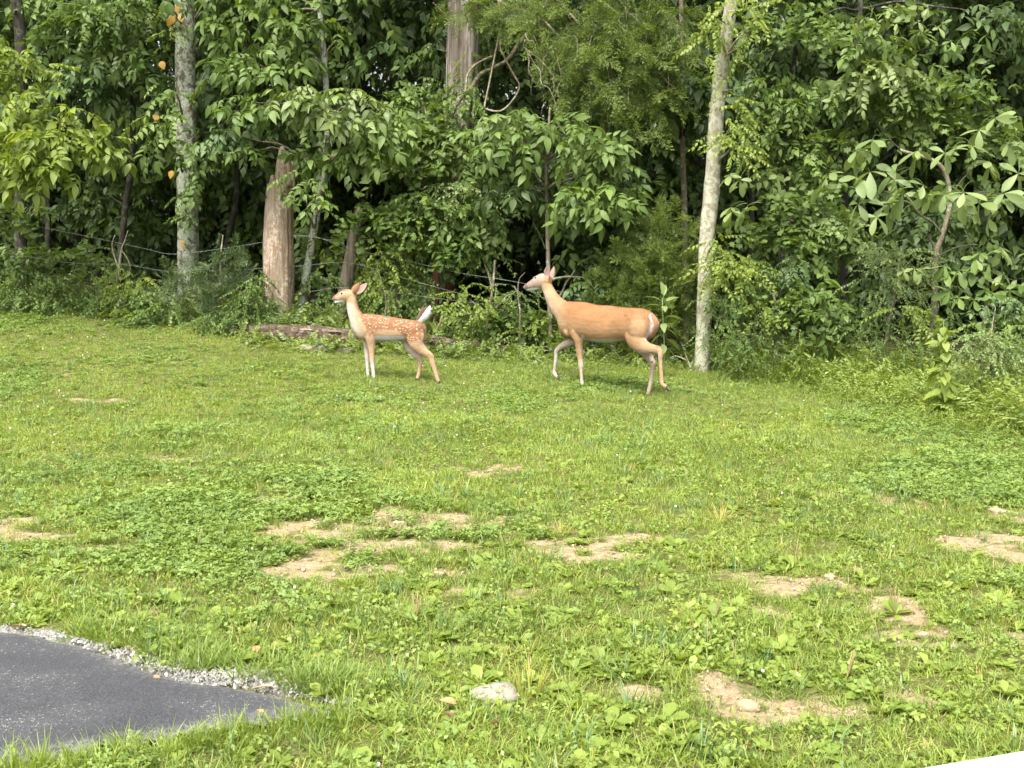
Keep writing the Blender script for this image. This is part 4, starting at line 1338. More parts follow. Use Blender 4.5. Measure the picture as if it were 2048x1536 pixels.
# --- dead snag: its own outline, broken top with a standing splinter
def snag():
    P, r = trunk_pts([(556,655,62),(556,640,60),(556,600,58),(557,540,57),(557,480,55),(558,430,53),(560,390,51),(561,360,49)], 15.6)
    b = P[0].copy(); b[2] = gz(b[0], b[1])
    t = Plant("dead_snag", "broken barkless dead trunk with a splintered top standing left of the fawn", "dead tree", b)
    t.P = P
    Q = catmull(np.column_stack([P, r]), 10)
    mb = MB(); tube(mb, Q[:, :3], Q[:, 3], 44, .5, .20, (14, .9), cap=True, flute=.12)
    V = mb.v[0]
    top = V[:, 2] > at(560, 366, 15.6)[2]
    V[top, 2] += (.10 * vnoise(V[top, 0]*14, V[top, 1]*14, 3.0))
    part("trunk", mb.mesh("trunk", B_SNAG, base=t.base), t.o)
    # splinters, tallest at the back right
    for (u0, v0, w0, pts, yy) in ((566,372,34,[(566,350,31),(567,325,28),(567,310,22),(566,300,16),(570,297,8)],15.62), (586,375,10,[(586,345,8),(585,325,5)],15.55), (546,372,14,[(545,358,10),(546,350,5)],15.58), (577,372,12,[(578,340,8),(577,322,4)],15.5)):
        p2 = [(u0, v0, w0)] + pts
        PP = np.array([at(a, c, yy) for a, c, w in p2]); rr = np.array([w/2/FPX*yy for a, c, w in p2])
        q = catmull(np.column_stack([PP, rr]), 5)
        m2 = MB(); tube(m2, q[:, :3], np.maximum(q[:, 3], .004), 12, .5, .30, (9, 4.0))
        part("splinter", m2.mesh("splinter", B_SNAG, base=t.base), t.o)
    t.limb(at(550, 320, 15.7), at(528, 262, 15.6), .012, B_DARK, "dead_branch", 0, .004)
    t.limb(at(548, 330, 15.7), at(535, 300, 15.5), .008, B_DARK, "dead_branch", 0, .003)
    t.limb(at(533, 395, 15.5), at(526, 385, 15.3), .006, B_DARK, "dead_branch", 0, .003)
snag()

# --- old cedar in the middle with its twin lower trunk
P5, r5 = trunk_pts([(893,668,30),(892,600,32),(893,540,34),(898,460,38),(908,360,46),(918,250,54),(924,170,60),(926,110,62),(929,50,64),(931,0,67),(932,-160,66),(935,-420,58)], 16.9)
b5 = P5[0].copy(); b5[2] = gz(b5[0], b5[1])
t5 = Plant("old_cedar_tree", "large red cedar in the middle, stringy grey-brown bark high up, feathery boughs reaching right", "tree", b5)
t5.P = P5
t5.trunk(P5[4:], r5[4:], B_CEDAR, 40, .16, (16, .5), flute=.22)
t5.trunk(P5[:6], r5[:6]*.97, B_RED, 24, .2, (12, .6), name="lower_trunk", label="dark red lower trunk")
P5b, r5b = trunk_pts([(873,668,26),(874,600,24),(880,520,24),(892,440,26),(905,370,26)], 16.75)
t5.trunk(P5b, r5b, B_RED, 18, .18, (10, .6), name="lower_trunk", label="dark red lower trunk")
B1 = at(945, 40, 16.8)
for tgt, r in (((1130,-30,15.8),.05),((1060,60,15.9),.03),((1250,40,15.2),.045),((1350,110,15.3),.03),((1180,150,15.2),.03),((1290,210,15.2),.022),((1120,200,15.4),.018)):
    t5.limb(B1 + [0, 0, rng.uniform(.2, 1.2)], at(*tgt), r, B_VINE, "limb", .25, r*.25)
for i in range(34):
    a = at(rng.uniform(1040, 1350), rng.uniform(0, 150), rng.uniform(14.75, 15.2))
    c = a + [rng.uniform(-.15, .45), rng.uniform(-.2, .1), -rng.uniform(.3, .9)]
    t5.limb(a, c, .006, B_TWIG, "dead_twig", .1, .002, .12)
for c in [(1060,25,65,28,15.6,14,"cedar","light"),(1150,40,80,45,15.3,28,"cedar","light"),(1230,40,80,45,15.2,30,"cedar","light"),(1310,50,70,45,15.2,26,"cedar","light"),(1180,110,90,40,15.1,26,"cedar","light"),
          (1270,110,80,40,15.1,28,"cedar","light"),(1345,110,40,40,15.2,12,"cedar","light"),(1120,120,50,35,15.3,8,"cedar","light"),(1230,170,70,35,15.0,20,"cedar","light"),(1300,190,55,30,15.1,14,"cedar","light"),
          (1160,185,60,25,15.2,12,"cedar","light"),(1000,20,60,30,15.9,14,"cedar","light"),(930,10,45,14,16.2,8,"cedar","light"),(1270,250,60,25,15.1,8,"cedar","light"),(1200,-50,160,45,15.3,26,"cedar","light")]:
    t5.clump(*c[:8], face=.3, pitch=(-75, 5), scl=(.9, 1.4), azs=70, roll=50)
# ivy-like leaves on the trunk
t5.clump(930, 135, 34, 40, 16.5, 10, "small", "light", scl=(.5, .8)); t5.clump(905, 165, 30, 22, 16.4, 8, "small", "mid")
t5.limb(at(897, 38, 16.8), at(866, 5, 16.6), .018, B_VINE, "dead_branch", 0, .006); t5.limb(at(893, 105, 16.8), at(871, 75, 16.6), .012, B_VINE, "dead_branch", 0, .004)

B_VINED = bark_mat("mossy_vine_bark", (.045, .035, .024), (.20, .165, .12), (.20, .24, .12), .5, 26, .4, .006)
# --- thick vine and the looping vines hanging from the cedar
def vine(label, px, y, r0, r1, mat=B_VINE, dys=None):
    P = np.array([at(u, v, y + (0 if dys is None else dys*math.sin(i*1.3))) for i, (u, v) in enumerate(px)])
    o = thing("climbing_vine", P[-1], label, "vine", "vines hanging around the old cedar")
    q = catmull(P, 6)
    mb = MB(); tube(mb, q, np.linspace(r0, r1, len(q)), 9, .5, .22, (6, 9))
    part("stem", mb.mesh("stem", mat, base=P[-1]), o)
    return o
vine("thickest mossy vine rising diagonally across the old cedar trunk toward upper right", [(1100,-20),(1085,20),(1058,62),(1040,85),(1015,120),(985,137),(960,150),(940,180),(918,200),(905,225),(893,260),(888,300),(884,330),(884,420),(886,520),(884,600)], 16.2, .024, .040, B_VINED, .05)
vine("pale vine making a long teardrop loop right of the old cedar trunk", [(996,0),(1003,35),(1000,90),(1012,120),(1028,150),(1039,174),(1022,205),(1000,222),(972,218),(970,208),(978,170),(985,135),(990,110),(1000,60),(1008,20)], 15.9, .011, .013, B_VINE)
vine("pale vine curling down into a hook left of the old cedar base", [(985,112),(975,116),(950,130),(935,150),(932,175),(925,210),(918,250),(912,275),(905,300),(893,318),(880,325),(868,320),(872,300),(877,270)], 16.0, .012, .014, B_VINE)
vine("thin forked vine hanging below the cedar boughs, right of the teardrop loop", [(1100,-10),(1085,20),(1078,45),(1085,80),(1086,110),(1075,132)], 15.8, .009, .005, B_VINE)

# --- foliage around the cedar base and middle
t6 = tree("spicebush", "leafy shrub in front of the old cedar, behind the fawn's tail", "shrub", [(860,650,8),(850,560,7),(840,470,6),(850,380,5),(860,260,5)], 15.9, B_TWIG, 0, 8)
clumps(t6, [(840,190,45,35,16.3,16,"twig","mid",dict(scl=(.5,.8))),(800,200,55,40,16.4,18,"twig","mid"),(860,250,55,45,16.0,26,"lobe","mid"),(830,320,60,40,15.8,26,"lobe","mid"),(900,390,75,35,15.6,30,"small","pale"),(830,410,70,32,15.6,28,"twig","mid"),
            (925,205,45,38,16.1,22,"twig","mid",dict(scl=(.5,.85))),(895,290,55,55,16.0,28,"twig","mid"),(925,330,45,40,16.0,16,"ash","mid"),(905,440,50,50,15.7,26,"twig","mid"),(900,250,30,40,16.2,10,"lobe","mid"),(760,425,60,26,15.5,22,"lobe","mid"),(940,430,70,35,15.6,26,"twig","mid"),(820,465,70,35,15.5,26,"small","light"),(880,480,60,30,15.5,22,"lobe","mid"),(780,520,60,40,15.6,26,"small","light")], B_TWIG)
t7 = tree("honeysuckle_bush", "low tangled bush with small leaves between the fawn and the doe", "shrub", [(970,690,8),(975,640,7),(985,580,6),(990,520,4)], 15.2, B_TWIG, 0, 8)
clumps(t7, [(960,500,60,40,15.5,24,"small","mid"),(1000,610,60,35,15.5,34,"small","mid"),(940,600,55,40,15.1,28,"small","light"),(1040,635,50,30,15.3,26,"lobe","mid"),(980,640,75,24,15.5,30,"twig","mid",dict(scl=(.5,.8))),(910,630,50,35,15.6,24,"small","mid"),
            (1080,640,45,30,15.1,22,"small","light"),(1035,580,45,35,15.0,16,"tiny","pale"),(1130,680,50,20,15.0,14,"small","mid")], B_TWIG)
t8 = tree("privet_bush", "dense small-leaved bush behind the fawn's back", "shrub", [(800,670,8),(795,600,7),(790,530,5)], 15.6, B_TWIG, 0, 8)
clumps(t8, [(760,560,45,40,15.6,24,"small","light"),(800,600,55,40,15.5,32,"small","mid"),(740,600,40,40,15.6,20,"small","mid"),(845,560,45,35,15.7,20,"small","mid"),(770,640,60,22,15.3,24,"small","mid"),(660,620,40,40,15.8,18,"small","mid"),(640,560,35,40,15.9,14,"small","mid"),
            (660,500,30,30,16.0,8,"lobe","light")], B_TWIG)

# --- thin sapling that seems to rise from the doe's head
t9 = tree("pawpaw_sapling", "slim grey sapling rising behind the doe's head with spreading side twigs", "sapling",
          [(1102,715,10),(1100,640,9),(1097,560,9),(1096,500,9),(1094,440,8),(1093,380,7),(1092,320,6),(1097,262,5),(1100,215,4)], 14.9, B_TWIG, 0, 10, .06)
for a, c, r in (((1093,342),(1040,300),.008),((1093,330),(1130,318),.008),((1094,390),(1060,378),.006),((1095,505),(1066,445),.007),((1095,440),(1130,420),.006),((1093,365),(1040,305),.006)):
    t9.limb(at(*a, 14.9), at(*c, 14.6), r, B_TWIG, "limb", .1, .003)
clumps(t9, [(1030,275,55,35,14.7,24,"ash","mid"),(1000,240,50,22,14.9,12,"ash","pale"),(1060,235,45,22,14.9,10,"ash","mid"),(1170,290,65,35,14.6,30,"ash","mid"),(1215,325,45,35,14.6,16,"ash","mid"),(1130,255,60,30,14.9,18,"ash","mid"),
            (1145,385,38,22,14.6,14,"ash","mid"),(1190,395,75,28,14.5,34,"ash","mid"),(1240,350,40,30,14.8,12,"ash","deep"),(1020,380,55,30,15.0,18,"ash","deep"),(1045,330,30,25,15.2,7,"ash","deep"),(1250,370,30,20,14.8,8,"ash","mid"),
            (1180,560,40,40,14.6,10,"ash","blue",dict(scl=(.8,1.))),(1150,540,45,30,14.9,10,"palm","mid",dict(scl=(.35,.5)))], B_TWIG)

# --- young junipers
def juniper(label, px, y, L, dark, dens=None):
    dens = dens or (.38 if dark else .62)
    P, r = trunk_pts(px, y)
    b = P[0].copy(); b[2] = gz(b[0], b[1])
    t = Plant("juniper_bush", label, "shrub", b); t.P = P
    t.trunk(P, r, B_TWIG, 8, .1)
    for (u, v, ru, rv, n) in L:
        t.clump(u, v, ru, rv, y - .1, int(n*dens), "cedar", "dark" if dark else "light", face=.25, pitch=(-15, 70), scl=(.75, 1.15), azs=80, roll=60)
juniper("soft grey-green young juniper in front of the lichened tree base", [(440,650,8),(440,580,6),(442,510,4),(446,470,2)], 15.4, [(400,560,40,40,26),(440,530,40,45,30),(430,590,55,35,34),(380,590,35,30,20),(470,560,28,40,18),(450,610,60,22,24),(360,560,22,30,8)], True)
juniper("bright green feathery young juniper above the doe's back", [(1310,720,12),(1312,620,10),(1320,520,7),(1325,440,3)], 14.6, [(1330,450,28,28,18),(1310,500,50,40,38),(1270,540,55,35,34),(1350,520,40,40,28),(1330,580,60,45,44),(1250,590,60,35,36),(1360,610,35,60,30),(1210,560,35,30,14),(1300,640,70,40,36),(1365,460,22,18,8)], False)

# --- pale-barked tree right of the doe
t10 = tree("pale_barked_tree", "tall slender tree with pale knobbly bark leaning right, just right of the doe", "tree",
           [(1403,748,33),(1406,680,30),(1409,600,29),(1411,520,29),(1416,450,31),(1423,385,32),(1426,340,29),(1431,260,29),(1437,190,28),(1445,120,27),(1456,50,25),(1466,-20,24),(1485,-160,22),(1510,-360,19)], 13.7, B_WHITE, 0, 28, .10, freq=(7, 6))
clumps(t10, [(1465,180,20,70,13.5,6,"small","light"),(1480,285,28,40,13.4,14,"small","light"),(1460,255,22,35,13.5,10,"small","light"),(1420,70,22,40,13.5,8,"small","light"),(1435,45,30,30,13.5,8,"small","light"),(1512,45,20,16,13.4,5,"small","light"),
             (1480,10,70,20,13.5,16,"small","light"),(1485,95,16,40,13.5,4,"small","light"),(1430,490,18,30,13.4,6,"small","light"),(1455,540,50,28,13.3,18,"small","light"),(1440,600,40,40,13.4,16,"tiny","pale")], B_TWIG)

# --- tall single-stemmed weed behind the doe's rump
def tall_weed(name, label, u, v0, v1, y, leaves, kindcol, r=.009, lean=0):
    b = ghit(float(u), float(v0)) if y is None else gbase(u, v0, y)
    yy = b[1]
    top = at(u + lean, v1, yy)
    t = Plant(name, label, "plant", b)
    mb = MB(); q = np.linspace(0, 1, 8)[:, None]; P = b*(1-q) + top*q + np.array([.012, 0, 0])*np.sin(q*5)
    tube(mb, P, np.linspace(r, r*.5, 8), 7, .7)
    part("stem", mb.mesh("stem", kindcol, base=b), t.o)
    for i, (fr, az, L, Wd, pit) in enumerate(leaves):
        p = b*(1-fr) + top*fr
        m2 = MB()
        stem(m2, np.array([[0, 0, 0], [0, .02, .004], [0, .04, .004]]), .003)
        V, F = leaf_geo(L, Wd, .2, .35, 'ovate'); V = V + [0, .04, .004]
        m2.add(V, F, rng.uniform(.2, 1))
        part("leaf", m2.mesh("leaf", kindcol if not (i < 2 and name == "tall_weed" and lean == 0) else G_LIGHT), t.o, p - b, (R(pit), R(rng.uniform(-25, 25)), R(az)))
    return t
wl_ = [(.12,-75,.13,.07,-20),(.22,-80,.14,.08,-25),(.36,75,.17,.10,-30),(.40,-85,.20,.11,-35),(.50,-70,.19,.10,-25),(.55,80,.15,.08,-30),(.62,-95,.15,.08,-20),(.68,75,.14,.08,-10),(.76,-70,.20,.08,5),(.78,85,.20,.08,0),
       (.85,-60,.12,.06,20),(.88,80,.15,.06,20),(.93,-50,.20,.07,30),(.95,65,.22,.07,25),(.98,20,.22,.08,65),(.99,-20,.18,.07,55),(.9,180,.14,.07,-5),(.7,170,.15,.08,-20),(.45,190,.14,.08,-40)]
tall_weed("tall_weed", "single tall upright weed with broad pointed leaves behind the doe's rump", 1327, 745, 596, 13.1, wl_, G_PALE)
# --- leafy climber-like weed, right
wl2 = []
for i in range(46):
    f = i/46; wl2.append((.1 + .9*f, rng.uniform(0, 360), rng.uniform(.10, .17)*(1.2-.5*f), rng.uniform(.06, .10), rng.uniform(-60, 30)))
tall_weed("leafy_weed", "bushy light-green weed standing taller than the ground cover at the right", 1885, 850, 640, 10.4, wl2, G_LIGHT, .006, 5)
wl3 = [(.1 + .9*i/40, rng.uniform(0, 360), rng.uniform(.06, .11), rng.uniform(.018, .03), rng.uniform(-50, 30)) for i in range(40)]
tall_weed("goldenrod_weed", "narrow-leaved light green weed right of the white stick", 1605, 745, 665, 12.3, wl3, G_LIGHT, .005, -4)
wl4 = [(.25 + .75*i/30, rng.uniform(0, 360), rng.uniform(.14, .22), rng.uniform(.08, .12), rng.uniform(-50, 20)) for i in range(30)]
tall_weed("pokeweed", "broad-leaved dark green weed in the thicket behind the white stick", 1645, 740, 545, 13.1, wl4, G_MID, .008, 6)

# --- the big-leaved hickory saplings on the right
t11 = tree("big_leaved_sapling", "sapling with very large pale compound leaves at the right edge", "sapling", [(1862,740,14),(1868,640,13),(1872,515,12),(1885,470,10),(1900,400,9),(1880,330,8),(1800,300,6)], 12.6, B_TWIG, 0, 10)
t11.limb(at(1872,515,12.6), at(1850,460,12.4), .012, B_TWIG); t11.limb(at(1885,470,12.6), at(1760,380,12.2), .012, B_TWIG); t11.limb(at(1900,400,12.6), at(1960,320,12.2), .010, B_TWIG)
t11.limb(at(1872,515,12.6), at(1960,490,12.1), .010, B_TWIG); t11.limb(at(1800,300,12.6), at(1765,280,12.2), .007, B_TWIG); t11.limb(at(1900,400,12.6), at(2010,390,12.2), .010, B_TWIG)
for c in [(1765,275,30,18,12.1,3),(1700,335,45,22,12.1,4),(1720,400,45,22,12.0,4),(1840,350,45,25,12.0,5),(1900,300,55,30,12.2,6),(1980,260,45,30,12.2,5),(1930,380,60,25,12.0,6),(2000,400,45,30,12.0,5),(1790,370,45,25,12.2,4),
          (1500,335,45,16,13.3,3),(1520,400,50,16,13.3,3),(2020,330,40,30,12.1,4)]:
    t11.clump(c[0], c[1], c[2], c[3], c[4], c[5], "palm", "pale", face=.5, pitch=(-60, -5), scl=(.85, 1.2), roll=22)
t12 = tree("large_leaved_shrub", "low shrub with broad dark green leaf fans in the lower right thicket", "shrub", [(1960,760,9),(1965,680,8),(1975,600,7)], 12.0, B_TWIG, 0, 8)
for c in [(1830,525,50,25,12.0,6,"pale"),(1930,520,50,28,11.9,7,"mid"),(1960,570,55,25,11.8,8,"mid"),(2020,560,40,35,11.8,6,"mid"),(2000,500,50,30,12,6,"pale"),(2040,640,40,40,11.6,6,"mid")]:
    t12.clump(c[0], c[1], c[2], c[3], c[4], c[5], "palm", c[6], face=.5, pitch=(-65, -5), scl=(.55, .85), roll=25)

# --- right side thicket
t13 = tree("sassafras_tree", "leafy tree filling the upper right behind the big-leaved sapling", "tree", [(1690,720,16),(1688,560,15),(1690,380,14),(1700,200,13),(1720,20,12),(1730,-200,10)], 14.8, B_DARK)
clumps(t13, [(1620,50,70,45,14.4,26,"lobe","mid"),(1710,90,70,45,14.0,28,"ash","mid"),(1790,40,80,40,13.6,30,"palm","pale",dict(scl=(.45,.75))),(1880,90,80,45,13.8,26,"palm","mid",dict(scl=(.45,.75))),(1760,150,80,40,13.9,30,"twig","pale"),
             (1850,180,80,35,13.8,26,"lobe","mid"),(1680,190,70,40,14.3,26,"twig","mid"),(1940,170,80,40,13.8,22,"palm","mid",dict(scl=(.4,.65))),(1980,40,80,50,13.9,22,"ash","deep"),(1650,290,55,30,14.2,16,"lobe","mid"),(1800,240,70,40,14.0,24,"twig","mid"),(1960,250,60,40,13.8,20,"lobe","mid"),(1860,430,70,40,13.4,24,"twig","deep")], B_DARK)
t14 = tree("dogwood_tree", "slim dark understory tree between the pale trunk and the big-leaved sapling", "tree", [(1560,735,12),(1562,600,11),(1568,440,10),(1580,260,9),(1590,100,8),(1600,-100,7)], 14.6, B_DARK)
clumps(t14, [(1560,190,70,45,14.6,32,"twig","mid"),(1540,260,65,40,14.5,26,"twig","mid"),(1610,340,60,40,14.3,22,"twig","mid"),(1600,400,60,32,14.0,24,"lobe","mid"),(1660,440,60,30,13.9,24,"lobe","pale"),(1560,460,65,30,14.0,26,"lobe","mid"),
             (1530,100,60,50,14.9,24,"ash","deep"),(1640,480,55,30,13.8,20,"twig","mid"),(1700,470,45,30,13.8,14,"lobe","pale"),(1560,30,50,40,14.8,18,"ash","deep")], B_TWIG)
t15 = tree("rose_thicket", "arching thicket of tiny pale leaves right of centre, in front of the dark wood", "shrub", [(1770,770,8),(1772,680,7),(1790,590,6),(1800,520,4)], 12.7, B_TWIG, 0, 8)
clumps(t15, [(1760,500,55,24,12.6,26,"tiny","pale",dict(pitch=(-40,30))),(1810,520,60,28,12.5,30,"tiny","pale",dict(pitch=(-40,30))),(1770,560,65,30,12.5,30,"tiny","pale",dict(pitch=(-40,30))),(1850,560,45,35,12.4,20,"tiny","pale",dict(pitch=(-40,30))),(1730,640,55,40,12.6,26,"tiny","mid"),
             (1820,620,45,20,12.2,12,"small","light"),(1800,680,70,30,12.3,30,"tiny","mid"),(1880,640,40,45,12.2,18,"tiny","mid")], B_TWIG, None, .008)
t16 = tree("viburnum_bush", "mixed leafy bush just right of the pale-barked trunk", "shrub", [(1480,730,8),(1482,660,7),(1488,590,5)], 13.5, B_TWIG, 0, 8)
clumps(t16, [(1475,530,45,35,13.4,24,"small","light"),(1500,570,50,35,13.4,26,"small","mid"),(1470,610,45,40,13.3,26,"ash","mid",dict(scl=(.35,.5))),(1590,540,40,30,13.2,16,"ash","blue",dict(scl=(.35,.55))),(1520,650,60,40,13.2,34,"tiny","mid"),(1450,670,50,35,13.2,28,"tiny","mid"),
             (1600,600,50,40,13.2,26,"lobe","mid"),(1540,620,40,30,13.2,16,"small","light"),(1650,620,50,50,13.0,26,"twig","mid"),(1500,700,80,25,12.9,34,"tiny","mid")], B_TWIG, None, .008)
t17 = tree("bramble_bush", "sprawling pale bramble at the right edge above the ground cover", "shrub", [(1990,830,8),(1985,760,7),(1980,700,5)], 10.9, B_TWIG, 0, 8)
clumps(t17, [(1940,690,60,35,11.0,40,"tiny","pale",dict(pitch=(-40,30))),(2000,700,60,40,10.9,40,"tiny","pale",dict(pitch=(-40,30))),(1960,750,60,30,10.8,34,"tiny","mid"),(2030,660,50,40,11.2,26,"small","mid"),(1990,610,60,30,11.4,22,"ash","blue",dict(scl=(.3,.45))),(1900,760,50,30,10.9,20,"tiny","mid"),(2080,740,60,50,10.8,24,"tiny","mid")], B_TWIG, None, .008)

# --- left understory
t18 = tree("bramble_thicket", "bramble thicket with arching canes at the left edge under the bright leaves", "shrub", [(90,620,7),(92,560,6),(100,500,5)], 16.6, B_TWIG, 0, 8)
clumps(t18, [(30,520,50,40,16.4,26,"twig","mid",dict(scl=(.7,1.))),(110,510,50,35,16.5,24,"lobe","mid",dict(scl=(.6,.9))),(70,565,60,30,16.2,30,"small","mid"),(150,560,55,30,16.3,26,"small","mid"),(30,590,50,25,16.0,30,"small","mid"),(110,600,60,20,16.0,30,"small","mid"),(190,520,40,30,16.6,14,"small","mid"),
             (140,500,20,20,16.3,6,"twig","mid")], B_TWIG, None, .006)
t19 = tree("sumac_bush", "light green low shrub at the foot of the dead forked stick, left of the juniper", "shrub", [(238,640,7),(236,590,6),(234,540,4)], 16.0, B_TWIG, 0, 8)
clumps(t19, [(235,555,35,35,15.9,18,"ash","light",dict(scl=(.3,.45))),(270,575,50,28,15.8,26,"small","light"),(215,595,50,25,15.8,24,"small","mid"),(300,590,50,25,15.6,26,"small","mid"),(245,620,40,14,15.5,8,"lobe","light",dict(scl=(.8,1.1))),(320,620,50,16,15.3,22,"small","mid"),(280,640,40,12,15.2,14,"lobe","mid",dict(scl=(.6,.8)))], B_TWIG, None, .006)
t20 = tree("snowberry_bush", "round-leaved low bush between the juniper and the dead snag", "shrub", [(490,670,6),(492,620,5),(495,580,4)], 15.1, B_TWIG, 0, 8)
clumps(t20, [(500,590,35,35,15.1,28,"tiny","mid",dict(scl=(1.1,1.5))),(485,625,45,25,15.0,34,"tiny","mid",dict(scl=(1.1,1.5))),(440,640,50,16,14.9,26,"tiny","mid",dict(scl=(1.,1.4))),(515,560,22,30,15.2,14,"small","mid"),(530,640,25,20,14.9,14,"tiny","mid")], B_TWIG, None, .006)

# --- trees standing deeper in the wood
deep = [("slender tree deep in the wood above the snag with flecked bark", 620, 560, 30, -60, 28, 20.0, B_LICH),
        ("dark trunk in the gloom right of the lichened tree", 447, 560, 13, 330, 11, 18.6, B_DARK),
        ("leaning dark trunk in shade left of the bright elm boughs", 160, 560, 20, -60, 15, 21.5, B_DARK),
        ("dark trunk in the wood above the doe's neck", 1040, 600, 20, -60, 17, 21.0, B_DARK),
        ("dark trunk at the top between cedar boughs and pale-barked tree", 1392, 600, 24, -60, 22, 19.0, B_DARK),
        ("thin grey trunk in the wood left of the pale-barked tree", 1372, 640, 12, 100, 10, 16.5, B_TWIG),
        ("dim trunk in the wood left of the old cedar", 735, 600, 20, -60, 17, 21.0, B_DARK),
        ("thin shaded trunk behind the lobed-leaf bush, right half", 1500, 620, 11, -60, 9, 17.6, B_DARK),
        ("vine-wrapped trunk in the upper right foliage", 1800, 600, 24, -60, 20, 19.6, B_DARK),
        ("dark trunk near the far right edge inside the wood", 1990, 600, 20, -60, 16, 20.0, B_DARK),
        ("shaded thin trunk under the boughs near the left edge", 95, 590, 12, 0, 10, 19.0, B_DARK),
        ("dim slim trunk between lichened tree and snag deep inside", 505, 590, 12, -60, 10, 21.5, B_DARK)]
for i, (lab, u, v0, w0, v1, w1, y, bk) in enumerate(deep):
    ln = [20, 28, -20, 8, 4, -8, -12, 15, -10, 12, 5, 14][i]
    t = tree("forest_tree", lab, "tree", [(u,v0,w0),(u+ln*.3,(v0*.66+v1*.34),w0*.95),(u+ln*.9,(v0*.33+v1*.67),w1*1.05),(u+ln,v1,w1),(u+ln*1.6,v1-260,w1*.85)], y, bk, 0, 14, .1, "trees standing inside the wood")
    for k in range(6):
        C = t.clump(u + ln + rng.uniform(-170, 170), rng.uniform(-40, 260), 90, 42, y - .3, 12, ["twig","ash"][i % 2], ["deep","mid","blue"][k % 3], scl=(1.2, 1.9))
        t.limb(t.P[np.argmin(np.abs(t.P[:, 2] - C[2] + .4))], C, .02, B_DARK)

# ------------------------------------------------------------------ the mass of the wood behind and above (nobody could count it)
WOOD = proto_collection("wood_sprays", [leafy_twig(m, 13, .15, .085, .52, 'ovate', 40+i, 62, .4, detail=False, rad=.003) for i, m in enumerate((G_DEEP, G_DEEP, G_MID, G_BLUE, G_MID))])
def wood_points(n, xr, yr, zr, dens=None):
    P = np.stack([rng.uniform(*xr, n), rng.uniform(*yr, n), rng.uniform(*zr, n)], -1)
    P[:, 2] += gz(P[:, 0], P[:, 1])
    c = fbm(P[:, 0]*.55, P[:, 1]*.55, P[:, 2]*.9 + 3, 3)
    keep = c > (-.15 if dens is None else dens)
    P = P[keep]
    keep = P[:, 1] > edge_y(P[:, 0]) + 1.2 + 1.2*(P[:, 2] < 3)
    return P[keep]
WP = np.concatenate([
    wood_points(13000, (-17, 17), (17.6, 26), (.05, 3.2), -.08),        # understory, open and dim
    wood_points(15000, (-17, 17), (17.5, 27), (2.3, 8.0), -.12),     # boughs
    wood_points(13000, (-20, 20), (26, 36), (.0, 9.0), -.35),        # far wall
    wood_points(20000, (-18, 18), (14.8, 34), (5.4, 10.5), -.4),    # canopy, mostly above the view, added to block sky and darken the wood
])
n = len(WP)
scatter("woodland_foliage", WP, np.stack([np.radians(rng.uniform(-60, 0, n)), np.radians(rng.normal(0, 25, n)), rng.normal(math.pi, 1.1, n)], -1),
        rng.uniform(.9, 1.7, n), rng.integers(0, 5, n), WOOD, "dark leafy mass of the wood behind the edge trees", "woodland")
finish_plants()
# ------------------------------------------------------------------ lawn
GR_FRESH = leaf_mat("grass_fresh", (.140, .210, .024), (.320, .405, .085), .38, .45, .9, .4, alt=(.40, .36, .15, 1), altf=.05)
GR_MID   = leaf_mat("grass_mid", (.100, .165, .026), (.240, .330, .070), .34, .45, .9, .4, alt=(.38, .34, .15, 1), altf=.04)
GR_COOL  = leaf_mat("grass_cool", (.080, .150, .044), (.185, .290, .105), .28, .45, .9, .5)
GR_YEL   = leaf_mat("grass_yellowed", (.28, .31, .05), (.44, .44, .11), .4, .5, .9, .3, alt=(.50, .34, .17, 1), altf=.12)
CLOVER   = leaf_mat("clover_leaf", (.100, .170, .032), (.235, .330, .080), .30, .55, 1.2, .4)
WEED     = leaf_mat("weed_leaf", (.135, .205, .028), (.295, .370, .074), .34, .42, 1.2, .5)
STRAW    = leaf_mat("dry_grass", (.24, .18, .085), (.46, .37, .20), .2, .7, 1.0, .1)
PETAL    = plain_mat("clover_flower", (.62, .58, .50), .8, .1)

def blade(mb, g, p, az, L, w, lean, bend, tint, seg=3):
    d = np.array([math.sin(az), math.cos(az), 0]); s = np.array([d[1], -d[0], 0])
    a = az + g.uniform(-.9, .9); s = np.array([math.cos(a), -math.sin(a), 0])
    V = []; th = lean; q = np.array(p, float)
    for i in range(seg + 1):
        ww = w * (1 - (i/seg)**1.6) * .5 + (.0003 if i < seg else 0)
        if i < seg: V += [q - s*ww, q + s*ww]
        else: V.append(q.copy())
        q = q + (d*math.sin(th) + np.array([0, 0, math.cos(th)])) * L/seg
        th += bend/seg
    F = [(2*i, 2*i+1, 2*i+3, 2*i+2) for i in range(seg-1)] + [(2*seg-2, 2*seg-1, 2*seg)]
    mb.add(V, F, tint)

def tuft(mats, seed, n=16, rad=.045, L=(.04, .085), w=(.0028, .0048), lean=(.1, 1.0), bend=(.2, 1.4), seg=3):
    g = np.random.default_rng(900 + seed); mb = MB()
    for i in range(n):
        a = g.uniform(0, 6.283); r = rad * math.sqrt(g.uniform(0, 1))
        az = a + g.normal(0, .9)
        blade(mb, g, (r*math.sin(a), r*math.cos(a), -.008), az, g.uniform(*L), g.uniform(*w), g.uniform(*lean), g.uniform(*bend), g.uniform(0, 1), seg)
    return mb.mesh("grass_tuft", mats)

